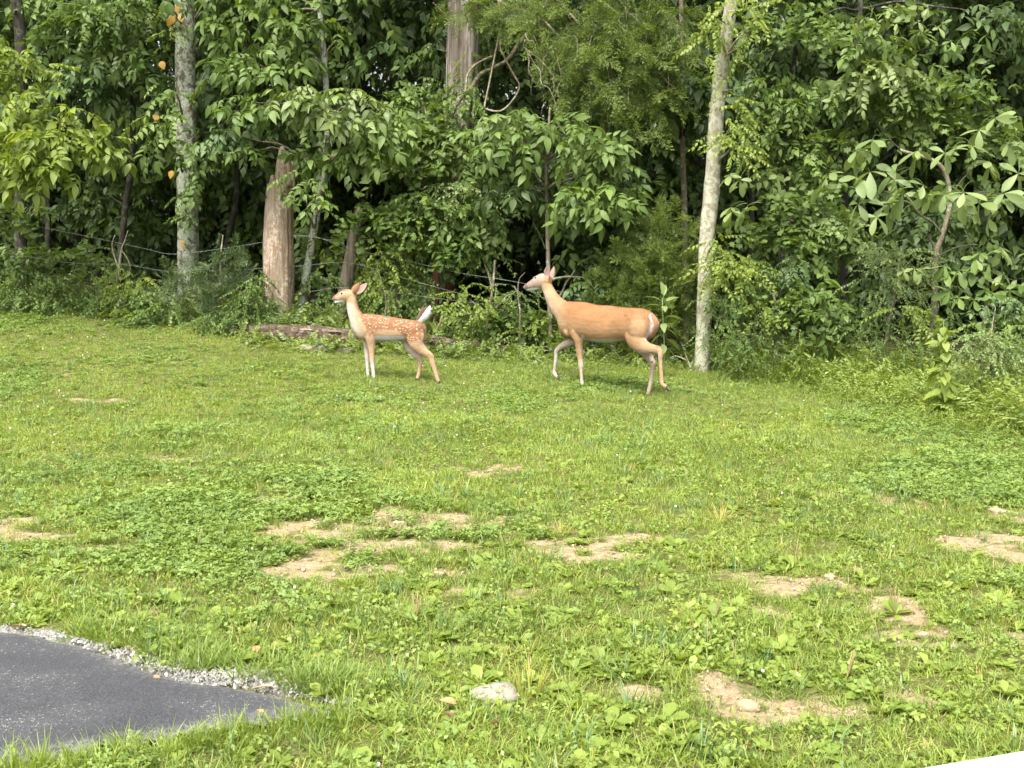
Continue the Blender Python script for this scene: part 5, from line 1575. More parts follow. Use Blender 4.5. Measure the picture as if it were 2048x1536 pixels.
def clover(mats, seed, n=26, rad=.075, flowers=0):
    g = np.random.default_rng(1900 + seed); mb = MB()
    for i in range(n):
        a = g.uniform(0, 6.283); r = rad*math.sqrt(g.uniform(0, 1)); h = g.uniform(.018, .045)
        c = np.array([r*math.sin(a), r*math.cos(a), h]); tn = g.uniform(0, 1); k = g.uniform(.008, .0135)
        tilt = (R(g.uniform(-25, 45)), R(g.uniform(-30, 30)), g.uniform(0, 6.28))
        M = np.array(Euler(tilt, 'XYZ').to_matrix())
        for j in range(3):
            b = j*2.094
            V = np.array([(0, 0, 0), (-.62*k, .75*k, .18*k), (-.30*k, 1.35*k, .1*k), (0, 1.25*k, -.05*k), (.30*k, 1.35*k, .1*k), (.62*k, .75*k, .18*k)])
            cb, sb = math.cos(b), math.sin(b)
            Rz = np.array([[cb, -sb, 0], [sb, cb, 0], [0, 0, 1]])
            mb.add(V @ Rz.T @ M.T + c, [(0, 3, 2, 1), (0, 5, 4, 3)], tn)
    return mb.mesh("clover_patch", mats)

def rosette_geo(g, n, L, Wd, up=(5, 50), shape='obov'):
    out = []
    for i in range(n):
        l = L*g.uniform(.7, 1.15)
        V, F = leaf_geo(l, Wd*l/L*g.uniform(.85, 1.1), g.uniform(.05, .3), g.uniform(.1, .5), shape)
        az = i*2.4 + g.uniform(-.3, .3); up_ = R(g.uniform(*up))
        out.append((V @ rotm(az, up_, R(g.uniform(-15, 15))).T, F, g.uniform(0, 1)))
    return out

def rosette(mats, seed, n=8, L=.055, Wd=.030):
    g = np.random.default_rng(2900 + seed); mb = MB()
    for V, F, t in rosette_geo(g, n, L, Wd): mb.add(V, F, t)
    return mb.mesh("weed_rosette", mats)

def creeper(mats, seed, n=26, rad=.085, L=.020, Wd=.013):
    g = np.random.default_rng(3900 + seed); mb = MB()
    for i in range(n):
        a = g.uniform(0, 6.283); r = rad*math.sqrt(g.uniform(0, 1)); k = g.uniform(.7, 1.4)
        put(mb, leaf_geo(L*k, Wd*k, .2, .3, 'round' if seed % 2 else 'lance', detail=False), (r*math.sin(a), r*math.cos(a), g.uniform(.008, .045)), g.uniform(0, 6.28), R(g.uniform(-35, 45)), R(g.uniform(-30, 30)), g.uniform(0, 1))
    return mb.mesh("creeping_weed", mats)

def flower(seed):
    g = np.random.default_rng(seed); mb = MB(); h = g.uniform(.045, .08)
    V = []; F = []
    for i, (r, z) in enumerate(((.004, -.004), (.0085, .001), (.0075, .008), (.003, .012))):
        for j in range(6): V.append((r*math.cos(j*1.047 + i*.5), r*math.sin(j*1.047 + i*.5), h+z))
    for i in range(3):
        for j in range(6): F.append((i*6+j, i*6+(j+1) % 6, i*6+6+(j+1) % 6, i*6+6+j))
    F.append(tuple(range(18, 24)))
    mb.add(V, F); return mb.mesh("clover_flower", PETAL)

LP = []
LP += [tuft(GR_FRESH, i) for i in range(3)]                                                            # 0-2
LP += [tuft(GR_MID, 10+i, 18, .045, (.045, .095), (.0024, .0042)) for i in range(3)]                   # 3-5
LP += [tuft(GR_FRESH, 20+i, 11, .040, (.05, .10), (.0050, .0085), (.5, 1.3), (.1, .9)) for i in range(2)]  # 6-7 broad, sprawling
LP += [tuft(GR_COOL, 30, 14, .04, (.06, .12), (.0030, .0050), (.1, .7), (.3, 1.4))]                    # 8
LP += [clover(CLOVER, i) for i in range(3)]                                                            # 9-11
LP += [creeper(WEED, 0), creeper(CLOVER, 1), creeper(WEED, 2)]                                      # 12-14
LP += [rosette(WEED, i) for i in range(3)]                                                             # 15-17
LP += [tuft(STRAW, 40, 9, .05, (.03, .07), (.0015, .003), (.9, 1.6), (.0, .5))]                        # 18
LP += [tuft(GR_YEL, 50, 14, .045, (.04, .09))]                                                         # 19
LAWN = proto_collection("lawn_plants", LP)

def field(d, y0, y1, marg=2.0, x0=None, x1=None):
    """random ground points at d per square metre over the part of the lawn one can look at"""
    w = .4268*y1 + marg
    n = int(d * (y1-y0) * 2*w)
    x = rng.uniform(-w, w, n); y = rng.uniform(y0, y1, n)
    k = np.abs(x) < .4268*y + marg
    return x[k], y[k]

def bare(x, y):
    b = np.maximum(dirtf(x, y), gravelf(x, y) * 1.1)
    return b

xs_, ys_ = [], []
for d, a, b in ((700, 2.6, 5.0), (560, 5.0, 6.5), (520, 6.5, 8.5), (470, 8.5, 11), (420, 11, 14), (320, 14, 19)):
    x, y = field(d, a, b); xs_.append(x); ys_.append(y)
x = np.concatenate(xs_); y = np.concatenate(ys_)
k = (poly_dist(x, y, DRIVE) > .012) & (poly_dist(x, y, SLABP) > .02) & (y < edge_y(x) + .9)
x, y = x[k], y[k]
dm = bare(x, y)
k = rng.uniform(0, 1, len(x)) > np.clip((dm - .16) * 1.25, 0, .82)
x, y, dm = x[k], y[k], dm[k]
n = len(x)
u, v = proj(np.stack([x, y, gz(x, y)], -1))
cl = fbm(x*.8, y*.8, 11, 3) + .55*ss(1500, 1900, u)*ss(1100, 950, v) + .30*ss(350, 80, u)*ss(860, 930, v)*ss(1000, 950, v) - .30 + .2*ss(780, 700, v)
tall = fbm(x*1.1+40, y*1.1, 21, 3)
yl = fbm(x*.9-20, y*.9, 31, 3) + .30*ss(900, 500, u)*ss(900, 760, v)*ss(640, 700, v) - .05 + .1*ss(500, 0, u)
rn = rng.uniform(0, 1, n); r2 = rng.uniform(0, 1, n)
vid = np.where(r2 < .5, rng.integers(3, 6, n), rng.integers(0, 3, n))
vid = np.where(yl + rng.normal(0, .15, n) > .10, np.where(r2 < .45, rng.integers(6, 8, n), rng.integers(0, 3, n)), vid)
vid = np.where(cl + rng.normal(0, .18, n) > .16, np.where(r2 < .72, rng.integers(9, 12, n), rng.integers(12, 15, n)), vid)
vid = np.where(rn < .10, rng.integers(12, 15, n), vid)
vid = np.where((rn > .10) & (rn < .115 + .075*ss(850, 1200, v)), rng.integers(15, 18, n), vid)
vid = np.where((rn > .955) & (cl < .3), 18, vid)
vid = np.where((rn > .935) & (rn < .955), 8, vid)
vid = np.where((rn > .915) & (rn < .935) & (v > 820), 19, vid)
vid = np.where((dm > .25) & (rn < .30), 18, np.where((dm > .2) & (rn < .8), rng.integers(0, 6, n), vid))
sc = rng.uniform(.65, 1.15, n) * (1 + .35*np.clip(tall, -.6, .9)) * (1 - .18*ss(9, 12, y)) * np.where(dm > .2, .75, 1.0)
sc = np.where((vid == 8), sc*1.15, sc)
sc = sc * np.where((vid >= 15) & (vid <= 17), 1 + .25*(rng.uniform(0, 1, n) > .8), 1)
P = np.stack([x, y, gz(x, y) + .002], -1)
rot = np.stack([rng.normal(0, .12, n), rng.normal(0, .12, n), rng.uniform(0, 6.283, n)], -1)
scatter("grass", P, rot, sc, vid, LAWN, "mixed lawn of short grass, clover and low weeds with thin spots", "lawn")
print("lawn tufts", n)

# clover flowers
x, y = field(4, 3.3, 15.5)
c = fbm(x*.9, y*.9, 51, 3)
u, v = proj(np.stack([x, y, gz(x, y)], -1))
k = (rng.uniform(0, 1, len(x)) < .10 + .9*ss(.12, .35, c) + .5*ss(400, 100, u)*ss(850, 890, v)*ss(1000, 960, v)) & (poly_dist(x, y, DRIVE) > .05) & (dirtf(x, y) < .2) & (y < edge_y(x) - .2)
x, y = x[k], y[k]; n = len(x)
scatter("clover_flowers", np.stack([x, y, gz(x, y)], -1), np.stack([rng.normal(0, .2, n), rng.normal(0, .2, n), rng.uniform(0, 6, n)], -1), rng.uniform(.6, 1.0, n), rng.integers(0, 3, n),
        proto_collection("flower_heads", [flower(i) for i in range(3)]), "scattered tiny white clover flower heads in the lawn", "flowers")

# long blades that lean over the driveway edge and the slab
def strip(P0, n, wdt, off, seed_m, scl, name, label):
    P0 = np.asarray(P0); t = rng.uniform(0, len(P0)-1.001, n); i = t.astype(int); f = (t-i)[:, None]
    q = P0[i]*(1-f) + P0[i+1]*f + rng.normal(0, wdt, (n, 2)) + off
    k = (poly_dist(q[:, 0], q[:, 1], DRIVE) > .0) & (poly_dist(q[:, 0], q[:, 1], SLABP) > .0)
    q = q[k]; n = len(q)
    c = proto_collection(name, seed_m)
    return scatter(name, np.stack([q[:, 0], q[:, 1], gz(q[:, 0], q[:, 1])], -1), np.stack([rng.normal(0, .15, n), rng.normal(0, .15, n), rng.uniform(0, 6.28, n)], -1), rng.uniform(*scl, n), rng.integers(0, len(seed_m), n), c, label, "grass")
LONG = [tuft(GR_FRESH, 60+i, 13, .035, (.08, .15), (.003, .0052), (.05, .6), (.3, 1.2), 4) for i in range(3)]
strip(_bot[::-1], 210, .07, np.array([.0, -.05]), LONG, (.40, 1.0), "verge_grass", "longer grass leaning over the near driveway edge")
strip(SLABP[:2], 90, .05, np.array([-.01, .06]), [tuft(GR_MID, 70+i, 13, .035, (.07, .13), (.003, .005), (.05, .7), (.3, 1.2), 4) for i in range(2)], (.6, 1.0), "slab_verge_grass", "longer grass fringing the white slab")
strip(_top[1:], 260, .07, np.array([.05, .12]), [tuft(GR_MID, 80+i, 16, .035, (.06, .11), (.003, .005), (.3, 1.1), (.2, .9), 4) for i in range(2)], (.7, 1.25), "gravel_verge_grass", "shaggy grass along the far driveway edge")

# ------------------------------------------------------------------ plants of the lawn one can single out
def weed(label, u, v, L, Wd, n, mat=WEED, name="plantain_weed", up=(5, 55), shape='obov', spikes=0):
    b = ghit(float(u), float(v)); g = np.random.default_rng(int(u*7+v))
    t = thing(name, b, label, "weed", "broad-leaved weeds in the lawn" if name == "plantain_weed" else None)
    for V, F, tn in rosette_geo(g, n, L, Wd, up, shape):
        mb = MB(); mb.add(V, F, tn); part("leaf", mb.mesh("leaf", mat), t)
    for i in range(spikes):
        mb = MB(); a = g.uniform(0, 6.28); h = g.uniform(.09, .14); q = np.linspace(0, 1, 5)
        tube(mb, np.stack([q*.03*math.sin(a), q*.03*math.cos(a), q*h], -1), [.0012, .0012, .0022, .0026, .001], 5, .3)
        part("flower_spike", mb.mesh("flower_spike", STRAW), t)
for L in [("bright broad-leaved rosette above the small dirt patch right of centre", 1588, 1135, .085, .046, 9, 3), ("dark shaded rosette at the top left corner of the lower right dirt patch", 1478, 1345, .080, .045, 10, 2),
          ("upright rosette at the right end of the lower right dirt patch", 1692, 1365, .095, .036, 10, 3), ("low rosette right beside the lower right dirt patch, dark leaf underside showing", 1725, 1392, .075, .040, 8, 0),
          ("yellowish rosette left of the middle dirt patches", 392, 1105, .085, .050, 8, 2), ("second yellowish rosette just right of the left lawn one", 470, 1132, .085, .042, 7, 0),
          ("rosette on the bare dirt in the middle of the lawn", 922, 1075, .070, .032, 7, 2), ("large rosette with spikes just below the central dirt patch", 830, 1245, .100, .048, 12, 5),
          ("rosette at the far right dirt patch, lower side", 1762, 1298, .075, .042, 8, 1), ("leafy rosette with spikes above the right dirt patch", 1790, 1230, .080, .040, 9, 3),
          ("rosette in the shade to the left of the right dirt patch", 1415, 1300, .080, .046, 9, 1), ("round-leaved rosette nearest the bottom right of centre", 1640, 1455, .085, .036, 8, 1),
          ("rosette directly above the flat grey stone", 960, 1372, .085, .044, 10, 0), ("pale rosette at the lower edge right of the long yellow tuft", 1200, 1330, .080, .046, 9, 1),
          ("rosette beside the gravel at the driveway's far edge", 470, 1330, .085, .050, 8, 0), ("small rosette in the clover at the right, above the dirt", 1430, 1240, .085, .045, 9, 2)]:
    weed(*L[:6], spikes=L[6])

def clump_grass(label, u, v, mat, n, rad, Lr, wr, lean, bend):
    b = ghit(float(u), float(v))
    t = thing("grass_clump", b, label, "grass clump", "grass clumps that stand out in the lawn")
    g = np.random.default_rng(int(u)); mb = MB()
    for i in range(n):
        a = g.uniform(0, 6.283); r = rad*math.sqrt(g.uniform(0, 1))
        blade(mb, g, (r*math.sin(a), r*math.cos(a), -.01), a + g.normal(0, .4), g.uniform(*Lr), g.uniform(*wr), g.uniform(*lean), g.uniform(*bend), g.uniform(0, 1), 5)
    part("blades", mb.mesh("blades", mat), t, kind='stuff')
clump_grass("yellow-green upright grass clump just right of the flat grey stone", 1055, 1392, GR_YEL, 42, .05, (.09, .16), (.0035, .006), (.05, .5), (.1, .6))
clump_grass("spiky sprawling grass clump on the left part of the central dirt patch", 635, 1092, GR_MID, 60, .03, (.10, .17), (.004, .007), (.5, 1.35), (.1, .5))
clump_grass("dense green grass clump overhanging the gravel at the far driveway edge", 350, 1300, GR_FRESH, 80, .05, (.08, .15), (.004, .007), (.3, 1.3), (.2, .7))
clump_grass("light sprawling crabgrass clump left of the central dirt patch, lower row", 700, 1170, GR_FRESH, 50, .03, (.09, .15), (.004, .008), (.6, 1.4), (.1, .5))
clump_grass("tan-based grass clump right of the central dirt patch", 1125, 1068, GR_YEL, 40, .03, (.08, .12), (.003, .005), (.4, 1.2), (.1, .5))
clump_grass("yellow-green spreading clump in the right lawn above the pale rosette", 1440, 1045, GR_YEL, 36, .03, (.10, .17), (.004, .006), (.3, 1.1), (.1, .6))
clump_grass("long arching clump beside the right dirt patch", 1900, 1232, GR_FRESH, 50, .04, (.10, .16), (.004, .007), (.5, 1.3), (.2, .5))

# ------------------------------------------------------------------ fallen leaves, stones, nut
def fallen(label, u, v, L, Wd, mat, yaw, pit=12, name="fallen_leaf", lift=.035):
    b = ghit(float(u), float(v)); b[2] += lift
    mb = MB(); V, F = leaf_geo(L, Wd, .35, .25); mb.add(V - [0, L/2, 0], F, .5)
    o = part(name, mb.mesh(name, mat, smooth=True), None, b, (R(pit), R(rng.uniform(-15, 15)), R(yaw)))
    tag(o, label, "leaf", "dead leaves lying on the ground")
DRY2 = leaf_mat("leaf_dry_brown", (.12, .07, .04), (.20, .12, .07), .1)
DRY3 = leaf_mat("leaf_dry_pink", (.50, .28, .18), (.62, .38, .26), .15)
fallen("orange dead leaf in the grass left of the flat grey stone", 897, 1420, .060, .035, G_DRY, 80, 25)
fallen("small purple-brown dead leaf just under the orange one", 899, 1446, .040, .025, DRY2, 60, 30)
fallen("pinkish curled dead leaf below the flat grey stone", 990, 1460, .070, .030, DRY3, 200, 50)
fallen("orange dead leaf in the grass near the bottom edge, right of centre", 1497, 1507, .070, .032, G_DRY, 150, 45)
fallen("tan leaf lying at the far driveway edge, far left", 37, 1257, .085, .035, DRY3, 60, 5, lift=.02)
fallen("yellow leaf on the gravel at the driveway edge", 265, 1308, .060, .018, G_YEL, 75, 5, lift=.02)
fallen("brown leaf at the grass tongue on the driveway", 525, 1383, .090, .022, DRY3, 80, 4, lift=.025)
fallen("orange leaf in the grass above the gravel heap, left one", 512, 1314, .045, .035, G_DRY, 20, 30)
fallen("orange leaf in the grass above the gravel heap, right one", 562, 1307, .045, .030, G_DRY, 120, 35)
fallen("pale yellow leaf in the grass above the last gravel", 633, 1330, .040, .030, G_YEL, 90, 30)
fallen("rusty leaf at the near driveway edge", 520, 1441, .030, .025, G_DRY, 60, 20)
fallen("white leaf fragment in the bottom grass right of centre", 1151, 1484, .028, .016, PETAL, 120, 40)
fallen("reddish dead leaf in shade below the left juniper", 313, 634, .10, .06, DRY3, 90, 40, lift=.10)

def stone(name, label, cat, u, v, rx, ry, rz, mat, seed, group=None, sink=.35, rot=0):
    b = ghit(float(u), float(v)) if np.ndim(u) == 0 else u
    g = np.random.default_rng(seed); V = []; F = []; n, m = 12, 8
    for i in range(m+1):
        for j in range(n):
            th = math.pi*i/m; ph = 2*math.pi*j/n
            p = np.array([math.sin(th)*math.cos(ph), math.sin(th)*math.sin(ph), math.cos(th)])
            p = np.sign(p)*np.abs(p)**.75
            p *= 1 + .30*float(vnoise(p[0]*1.6+seed, p[1]*1.6, p[2]*1.6)) + .12*float(vnoise(p[0]*4+seed, p[1]*4, p[2]*4))
            V.append(p*[rx, ry, rz])
    for i in range(m):
        for j in range(n):
            F.append((i*n+j, (i+1)*n+j, (i+1)*n+(j+1) % n, i*n+(j+1) % n))
    mb = MB(); mb.add(V, F)
    o = part(name, mb.mesh(name, mat), None, b + [0, 0, rz*(1-sink*2)], (0, 0, rot))
    return tag(o, label, cat, group)
M_STONE = plain_mat("limestone", (.20, .18, .145), .85, .2, 0, 14, (.32, .295, .245), 60, .004)
M_ROCK  = plain_mat("grey_rock", (.17, .155, .125), .9, .2, 0, 9, (.33, .30, .25), 30, .012)
M_TAN   = plain_mat("tan_stone", (.26, .195, .115), .9, .1, 0, 25, (.36, .29, .19), 90, .003)
stone("flat_stone", "flat pale grey stone lying in the grass near the bottom centre", "stone", 988, 1396, .082, .060, .022, M_STONE, 3, None, .15)
stone("rock", "pale rock in the grass in front of the log, left of the fawn", "rock", 628, 700, .17, .09, .045, M_ROCK, 5, "rocks in front of the log", .32)
stone("rock", "flat pale rock in front of the log, nearer the fawn's forelegs", "rock", 690, 703, .11, .07, .028, M_ROCK, 8, "rocks in front of the log", .3)
for i, (lab, u, v, r) in enumerate((("tan stone at the top of the central dirt patch", 800, 1052, .034), ("yellowish stone on the left of the central dirt patch", 757, 1066, .036), ("tan stone in the second row of bare dirt", 803, 1147, .022), ("tan stone on the left of the lower right dirt patch", 1496, 1416, .030),
        ("small stone at the bare patch right of centre", 1660, 1157, .026), ("pale stone near the right edge of the lawn", 1995, 1028, .040), ("cream stone on the central dirt, right half", 880, 1150, .022), ("small grey stone in the rightmost dirt patch", 1845, 1272, .020), ("tan stone left on the bare strip at the left edge", 112, 1078, .024))):
    stone("small_stone", lab, "stone", u, v, r*1.3, r, r*.55, M_TAN, 20+i, "small stones on the bare dirt", .25, i)
stone("nut", "brown nut lying on the asphalt", "nut", 315, 1360, .013, .010, .010, plain_mat("nut_brown", (.32, .17, .10), .5, .3), 40, None, 0)

# crushed stone along the driveway, and specks on the asphalt
def stones_proto(n, mat):
    out = []
    for s in range(n):
        g = np.random.default_rng(60+s); mb = MB()
        V = g.normal(size=(9, 3)); V /= np.linalg.norm(V, axis=1)[:, None]
        import bmesh
        bm = bmesh.new()
        for q in V * [1, .8, .6]: bm.verts.new(q)
        bmesh.ops.convex_hull(bm, input=bm.verts)
        m = bpy.data.meshes.new("gravel_stone"); bm.to_mesh(m); bm.free(); m.materials.append(mat)
        out.append(m)
    return out
def grav_mat():
    m, nt, out = new_mat("crushed_limestone")
    oi = N_(nt, "ShaderNodeObjectInfo")
    col = mixrgb(nt, oi.outputs['Random'], (.15, .145, .13), (.42, .41, .38))
    p = N_(nt, "ShaderNodeBsdfPrincipled", Roughness=.9)
    nt.links.new(col, p.inputs['Base Color']); nt.links.new(p.outputs[0], out.inputs[0])
    return m
GV = proto_collection("gravel_stones", stones_proto(6, grav_mat()))
pts = []
for (cx, cy), w in zip(GRAVEL, GR_W):
    k = int(2100*w)
    pts.append(np.stack([cx + rng.normal(0, w*.75, k), cy + rng.normal(0, w*.62, k)], -1))
q = np.concatenate(pts)
dd = poly_dist(q[:, 0], q[:, 1], DRIVE)
q = q[dd > -.07]
t = rng.uniform(0, len(_top)-1.001, 700); i = t.astype(int); f = (t-i)[:, None]
e = _top[i]*(1-f) + _top[i+1]*f + rng.normal(0, .018, (700, 2))
q2 = np.concatenate([q, e]); n = len(q2)
size = np.minimum(rng.gamma(1.4, .0034, n) + .002, .015)
size[len(q):] *= .6
scatter("gravel", np.stack([q2[:, 0], q2[:, 1], gz(q2[:, 0], q2[:, 1]) + .004 + size*.3], -1), rng.uniform(0, 6.28, (n, 3)), size, rng.integers(0, 6, n), GV, "crushed pale limestone spilling along the far driveway edge", "gravel")
# loose crumbs on bare dirt
x, y = field(420, 3.6, 9.5, .5)
k = dirtf(x, y) > .35
x, y = x[k], y[k]; n = len(x)
def tan_mat():
    m, nt, out = new_mat("dirt_crumb")
    oi = N_(nt, "ShaderNodeObjectInfo")
    col = mixrgb(nt, oi.outputs['Random'], (.22, .155, .085), (.44, .35, .24))
    p = N_(nt, "ShaderNodeBsdfPrincipled", Roughness=.95)
    nt.links.new(col, p.inputs['Base Color']); nt.links.new(p.outputs[0], out.inputs[0])
    return m
scatter("dirt_crumbs", np.stack([x, y, gz(x, y) + .008], -1), rng.uniform(0, 6.28, (n, 3)), np.minimum(rng.gamma(1.5, .0032, n) + .0025, .014), rng.integers(0, 6, n), proto_collection("crumbs", stones_proto(6, tan_mat())), "loose tan crumbs of soil on the bare patches", "soil crumbs")

# ------------------------------------------------------------------ log, fence, dead sticks
def logthing():
    a = ghit(np.array([446., 520, 600, 700, 800, 900, 990, 1050]), np.array([671., 680, 689, 695, 699, 706, 713, 717]))
    r = np.array([.055, .10, .135, .13, .125, .11, .09, .07])
    P = a.copy(); P[:, 2] += r*.62; P[:, 1] += .16
    base = P[3].copy(); base[2] = gz(base[0], base[1])
    t = Plant("fallen_log", "long rotting fallen log lying behind the fawn's legs", "log", base)
    Q = catmull(np.column_stack([P, r]), 22)
    mb = MB()
    L = len(Q)
    tube(mb, Q[:, :3], Q[:, 3], 30, .5, .30, (14, 3.2), flute=.25)
    V = mb.v[0]; mb.v[0] = V + np.stack([0*V[:, 0], 0*V[:, 0], .025*vnoise(V[:, 0]*1.7, V[:, 1]*2, 4)], -1)
    part("bark", mb.mesh("bark", B_LOG, base=base), t.o)
    for i in range(16):
        k = rng.integers(6, L-6); p = Q[k, :3] + [rng.uniform(-.1, .1), -Q[k, 3]*.75, Q[k, 3]*rng.uniform(-.2, .75)]
        d = (Q[k+4, :3]-Q[k-4, :3]); d /= np.linalg.norm(d)
        m2 = MB(); l = rng.uniform(.08, .28)
        q = np.linspace(0, 1, 6)[:, None]
        tube(m2, p + d*q*l + [0, -.006, 0], [.002, .011, .014, .013, .009, .002], 6, .5, .4, (6, 12))
        part("bark_strip", m2.mesh("bark_strip", B_LOG if i % 3 else B_SNAG, base=base), t.o)
logthing()

def stick(name, label, cat, paths, mat, y, r):
    P0 = at(paths[0][0][0], paths[0][0][1], y); g0 = gz(P0[0], P0[1]); base = np.array([P0[0], P0[1], g0])
    t = Plant(name, label, cat, base)
    for j, p in enumerate(paths):
        Q = catmull(np.array([at(u, v, y) for u, v in p]), 5)
        if j == 0 and Q[0, 2] > g0: Q = np.vstack([[base - [0, 0, .05]], Q])
        mb = MB(); tube(mb, Q, np.linspace(r*(1 if j == 0 else .6), r*.3, len(Q)), 8, .5, .25, (6, 14))
        part("stem" if j == 0 else "branch", mb.mesh("stem", mat, base=base), t.o)
stick("dead_stick", "pale forked dead stick standing left of the lichened tree", "dead branch", [[(234,600),(237,545),(243,500),(250,480),(256,461)],[(238,540),(228,510),(224,490),(230,470)],[(243,500),(256,520),(262,540)]], B_WHITE, 16.2, .018)
stick("dead_stump", "weathered white forked dead stub in the bushes right of the pale tree", "dead branch", [[(1556,735),(1553,700),(1560,650),(1568,612),(1572,592)],[(1558,690),(1545,672),(1542,664)],[(1560,650),(1552,610),(1545,585)],[(1568,612),(1590,640),(1597,665)]], B_WHITE, 13.1, .034)
stick("bare_stick", "short bare stick slanting from the ground left of the pale-barked tree", "dead branch", [[(1382,738),(1376,722),(1370,706)],[(1376,722),(1352,712),(1340,716)]], B_WHITE, 13.9, .014)
stick("dead_cane", "grey dead cane leaning through the bushes between snag and fawn", "dead branch", [[(770,640),(772,600),(762,560),(754,530)],[(772,600),(790,560)]], B_TWIG, 15.2, .010)
stick("dead_cane", "curved pale dead branch rising behind the fawn's rump", "dead branch", [[(840,650),(838,630),(850,605),(852,590),(842,575)]], B_VINE, 15.5, .018)
stick("dead_cane", "thin arching bare stem left of the doe's chest, bending over the low bush", "dead branch", [[(874,655),(885,640),(905,632),(935,630),(965,636)]], B_VINE, 15.0, .008)
stick("dead_cane", "dead grey twig hanging in the dark left of the sapling", "dead branch", [[(1040,620),(1036,590),(1038,560),(1050,545)],[(1036,590),(1028,572)]], B_TWIG, 14.6, .009)
for i, (lab, p) in enumerate((("long arching cane low at the far left of the thicket", [(20,600),(60,545),(120,520),(180,530)]), ("arching cane crossing the thicket, higher one", [(140,590),(150,540),(175,505),(215,490)]), ("grey cane near the left edge below the bright leaves", [(60,600),(66,560),(62,530),(40,500)]))):
    stick("bramble_cane", lab, "bramble cane", [p], B_TWIG, 16.3, .007)

fb = at(683, 655, 15.7); fb[2] = gz(fb[0], fb[1])
fence = thing("wire_fence", fb, "old barbed wire fence with a leaning split wooden post behind the fawn's head", "fence")
P = np.array([at(u, v, 15.7) for u, v in ((681,668),(686,610),(694,555),(702,510),(711,462),(717,432),(720,418))])
mb = MB(); q = catmull(P, 12); tube(mb, q, np.interp(np.linspace(0, 1, len(q)), [0, .5, .85, 1], [.092, .080, .062, .030]), 14, .5, .26, (9, 1.1), flute=.2)
part("post", mb.mesh("post", B_POST, base=fb), fence)
M_WIRE = plain_mat("fence_wire", (.26, .26, .24), .5, .5, .6)
for w in ([(-60,428),(70,452),(200,478),(289,497),(352,508),(480,492),(560,478),(622,472),(712,500),(820,523),(921,546),(1044,566),(1190,597),(1400,625)],
          [(-60,492),(60,514),(147,526),(253,530),(342,543),(470,540),(600,532),(700,526),(820,560),(930,590)],
          [(560,470),(625,474),(660,480),(712,480)], [(620,583),(700,576),(900,600),(1000,612)]):
    P = np.array([at(u, v, 15.9 - max(0, u-300)/900*1.0) for u, v in w]); q = catmull(P, 10)
    mb = MB(); tube(mb, q, np.full(len(q), .0024), 5, .5, cap=False)
    for k in range(4, len(q)-2, 4):
        for s in range(2):
            d = rng.normal(0, 1, 3); d /= np.linalg.norm(d); d *= .022
            c = q[k] + [s*.01, 0, 0]
            tube(mb, np.array([c-d, c+d]), [.002, .002], 3, .5, cap=False)
    part("wire", mb.mesh("wire", M_WIRE, base=fb), fence)

# ------------------------------------------------------------------ undergrowth where lawn meets wood
UG = proto_collection("undergrowth", [K_SMALL["mid"][0], K_SMALL["light"][1], K_LOBE["light"][0], K_LANCE["light"][0], K_LANCE["light"][1], K_LANCE["light"][2], K_TINY["mid"][0], K_TWIG["pale"][1], K_SMALL["light"][2]])
t = rng.uniform(0, 1, 5200); ex = np.interp(t, np.linspace(0, 1, len(EDGE)), EDGE[:, 0]); n = len(ex)
off = rng.gamma(1.6, .35, n) - .35
x = ex; y = edge_y(ex) + off
u, v = proj(np.stack([x, y, gz(x, y)], -1))
right = ss(1350, 1600, u)
k = (np.abs(x) < .4268*y + 2) & (rng.uniform(0, 1, n) > (.35 * (off < 0)) * (1-right))
x, y, off, u, right = x[k], y[k], off[k], u[k], right[k]; n = len(x)
r1 = rng.uniform(0, 1, n)
vid = np.where(r1 < .14, 0, np.where(r1 < .30, 1, np.where(r1 < .58, 2, np.where(r1 < .66, 6, np.where(r1 < .88, 7, 8)))))
vid = np.where(rng.uniform(0, 1, n) < right*.85, rng.integers(3, 6, n), vid)
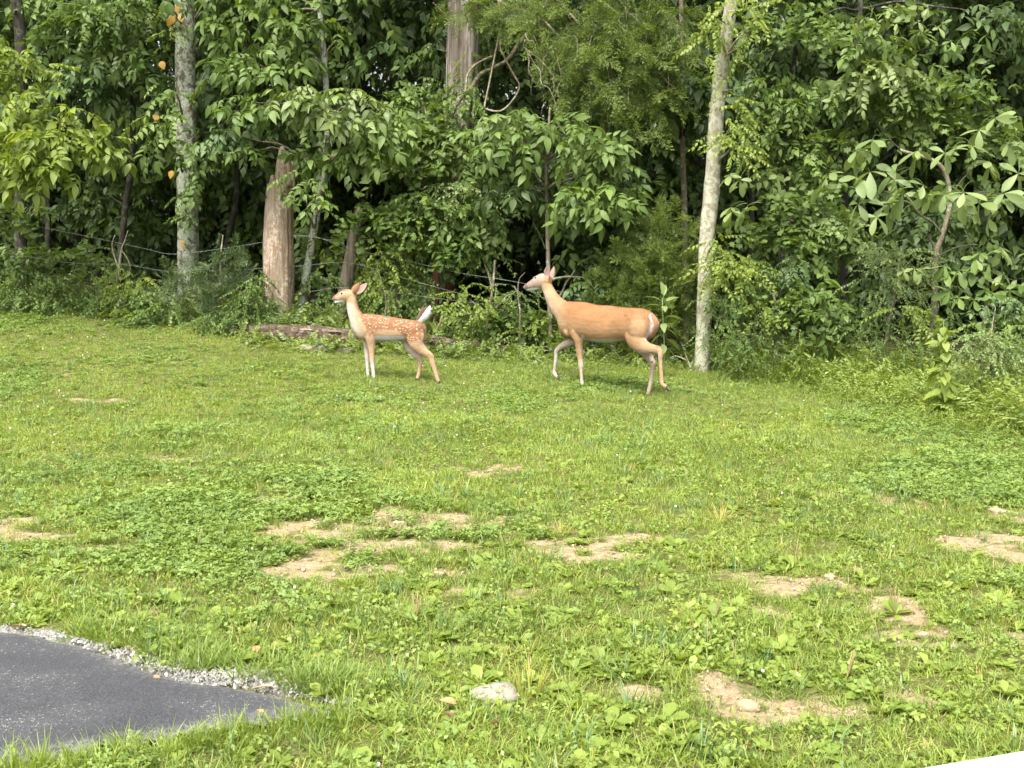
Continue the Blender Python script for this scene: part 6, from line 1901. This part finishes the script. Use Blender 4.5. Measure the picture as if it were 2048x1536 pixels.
h = gz(x, y) + .01 + rng.uniform(0, .16, n)*ss(0, .5, off) * 1.0
scatter("undergrowth", np.stack([x, y, h], -1), np.stack([R(1)*rng.uniform(5, 80, n), rng.normal(0, .3, n), rng.uniform(0, 6.28, n)], -1),
        (.32 + .45*ss(-.3, .8, off))*rng.uniform(.7, 1.3, n)*(1 + .2*right), vid, UG, "low leafy undergrowth where the lawn meets the wood", "undergrowth")
# weeds growing against the log
n = 300
uu = rng.choice([500, 540, 590, 645, 660, 720, 800, 905, 940, 1010, 1060], n) + rng.normal(0, 15, n)
G = ghit(uu, np.interp(uu, [470, 600, 750, 1050], [678, 697, 703, 724]) + rng.normal(3, 3, n)); G[:, 2] += rng.uniform(0, .09, n)
scatter("log_side_weeds", G, np.stack([R(1)*rng.uniform(0, 75, n), rng.normal(0, .3, n), rng.uniform(0, 6.28, n)], -1), rng.uniform(.3, .6, n), rng.choice([1, 2, 7, 8], n), UG, "leafy weeds growing against the fallen log", "weeds")
# dense stilt-grass bank at the right
n = 6500
uu = rng.uniform(1480, 2300, n); top = np.interp(uu, [1480, 1560, 1650, 1800, 2048, 2300], [748, 738, 730, 730, 760, 800]); bot = np.interp(uu, [1480, 1560, 1650, 1800, 1900, 2048, 2300], [760, 775, 795, 840, 865, 895, 960])
vv = top + (bot-top)*rng.uniform(0, 1, n)**.8
G = ghit(uu, vv)
fr = (bot-vv)/(bot-top)
G[:, 2] += rng.uniform(0, 1, n)*.16*ss(0, .35, fr)
LN = proto_collection("stilt_grass", K_LANCE["light"] + V2(lambda mats, seed: leafy_twig(mats, 13, .085, .022, .34, "lance", seed, 48, .5), WEED, 3) + [K_SMALL["light"][1]])
scatter("stilt_grass", G, np.stack([R(1)*rng.uniform(0, 85, n), rng.normal(0, .3, n), rng.uniform(0, 6.28, n)], -1), (.34 + .42*ss(0, .4, fr))*rng.uniform(.7, 1.25, n), rng.integers(0, 7, n), LN, "knee-high bank of narrow-leaved green weeds at the right edge of the lawn", "ground cover")
print("all done")
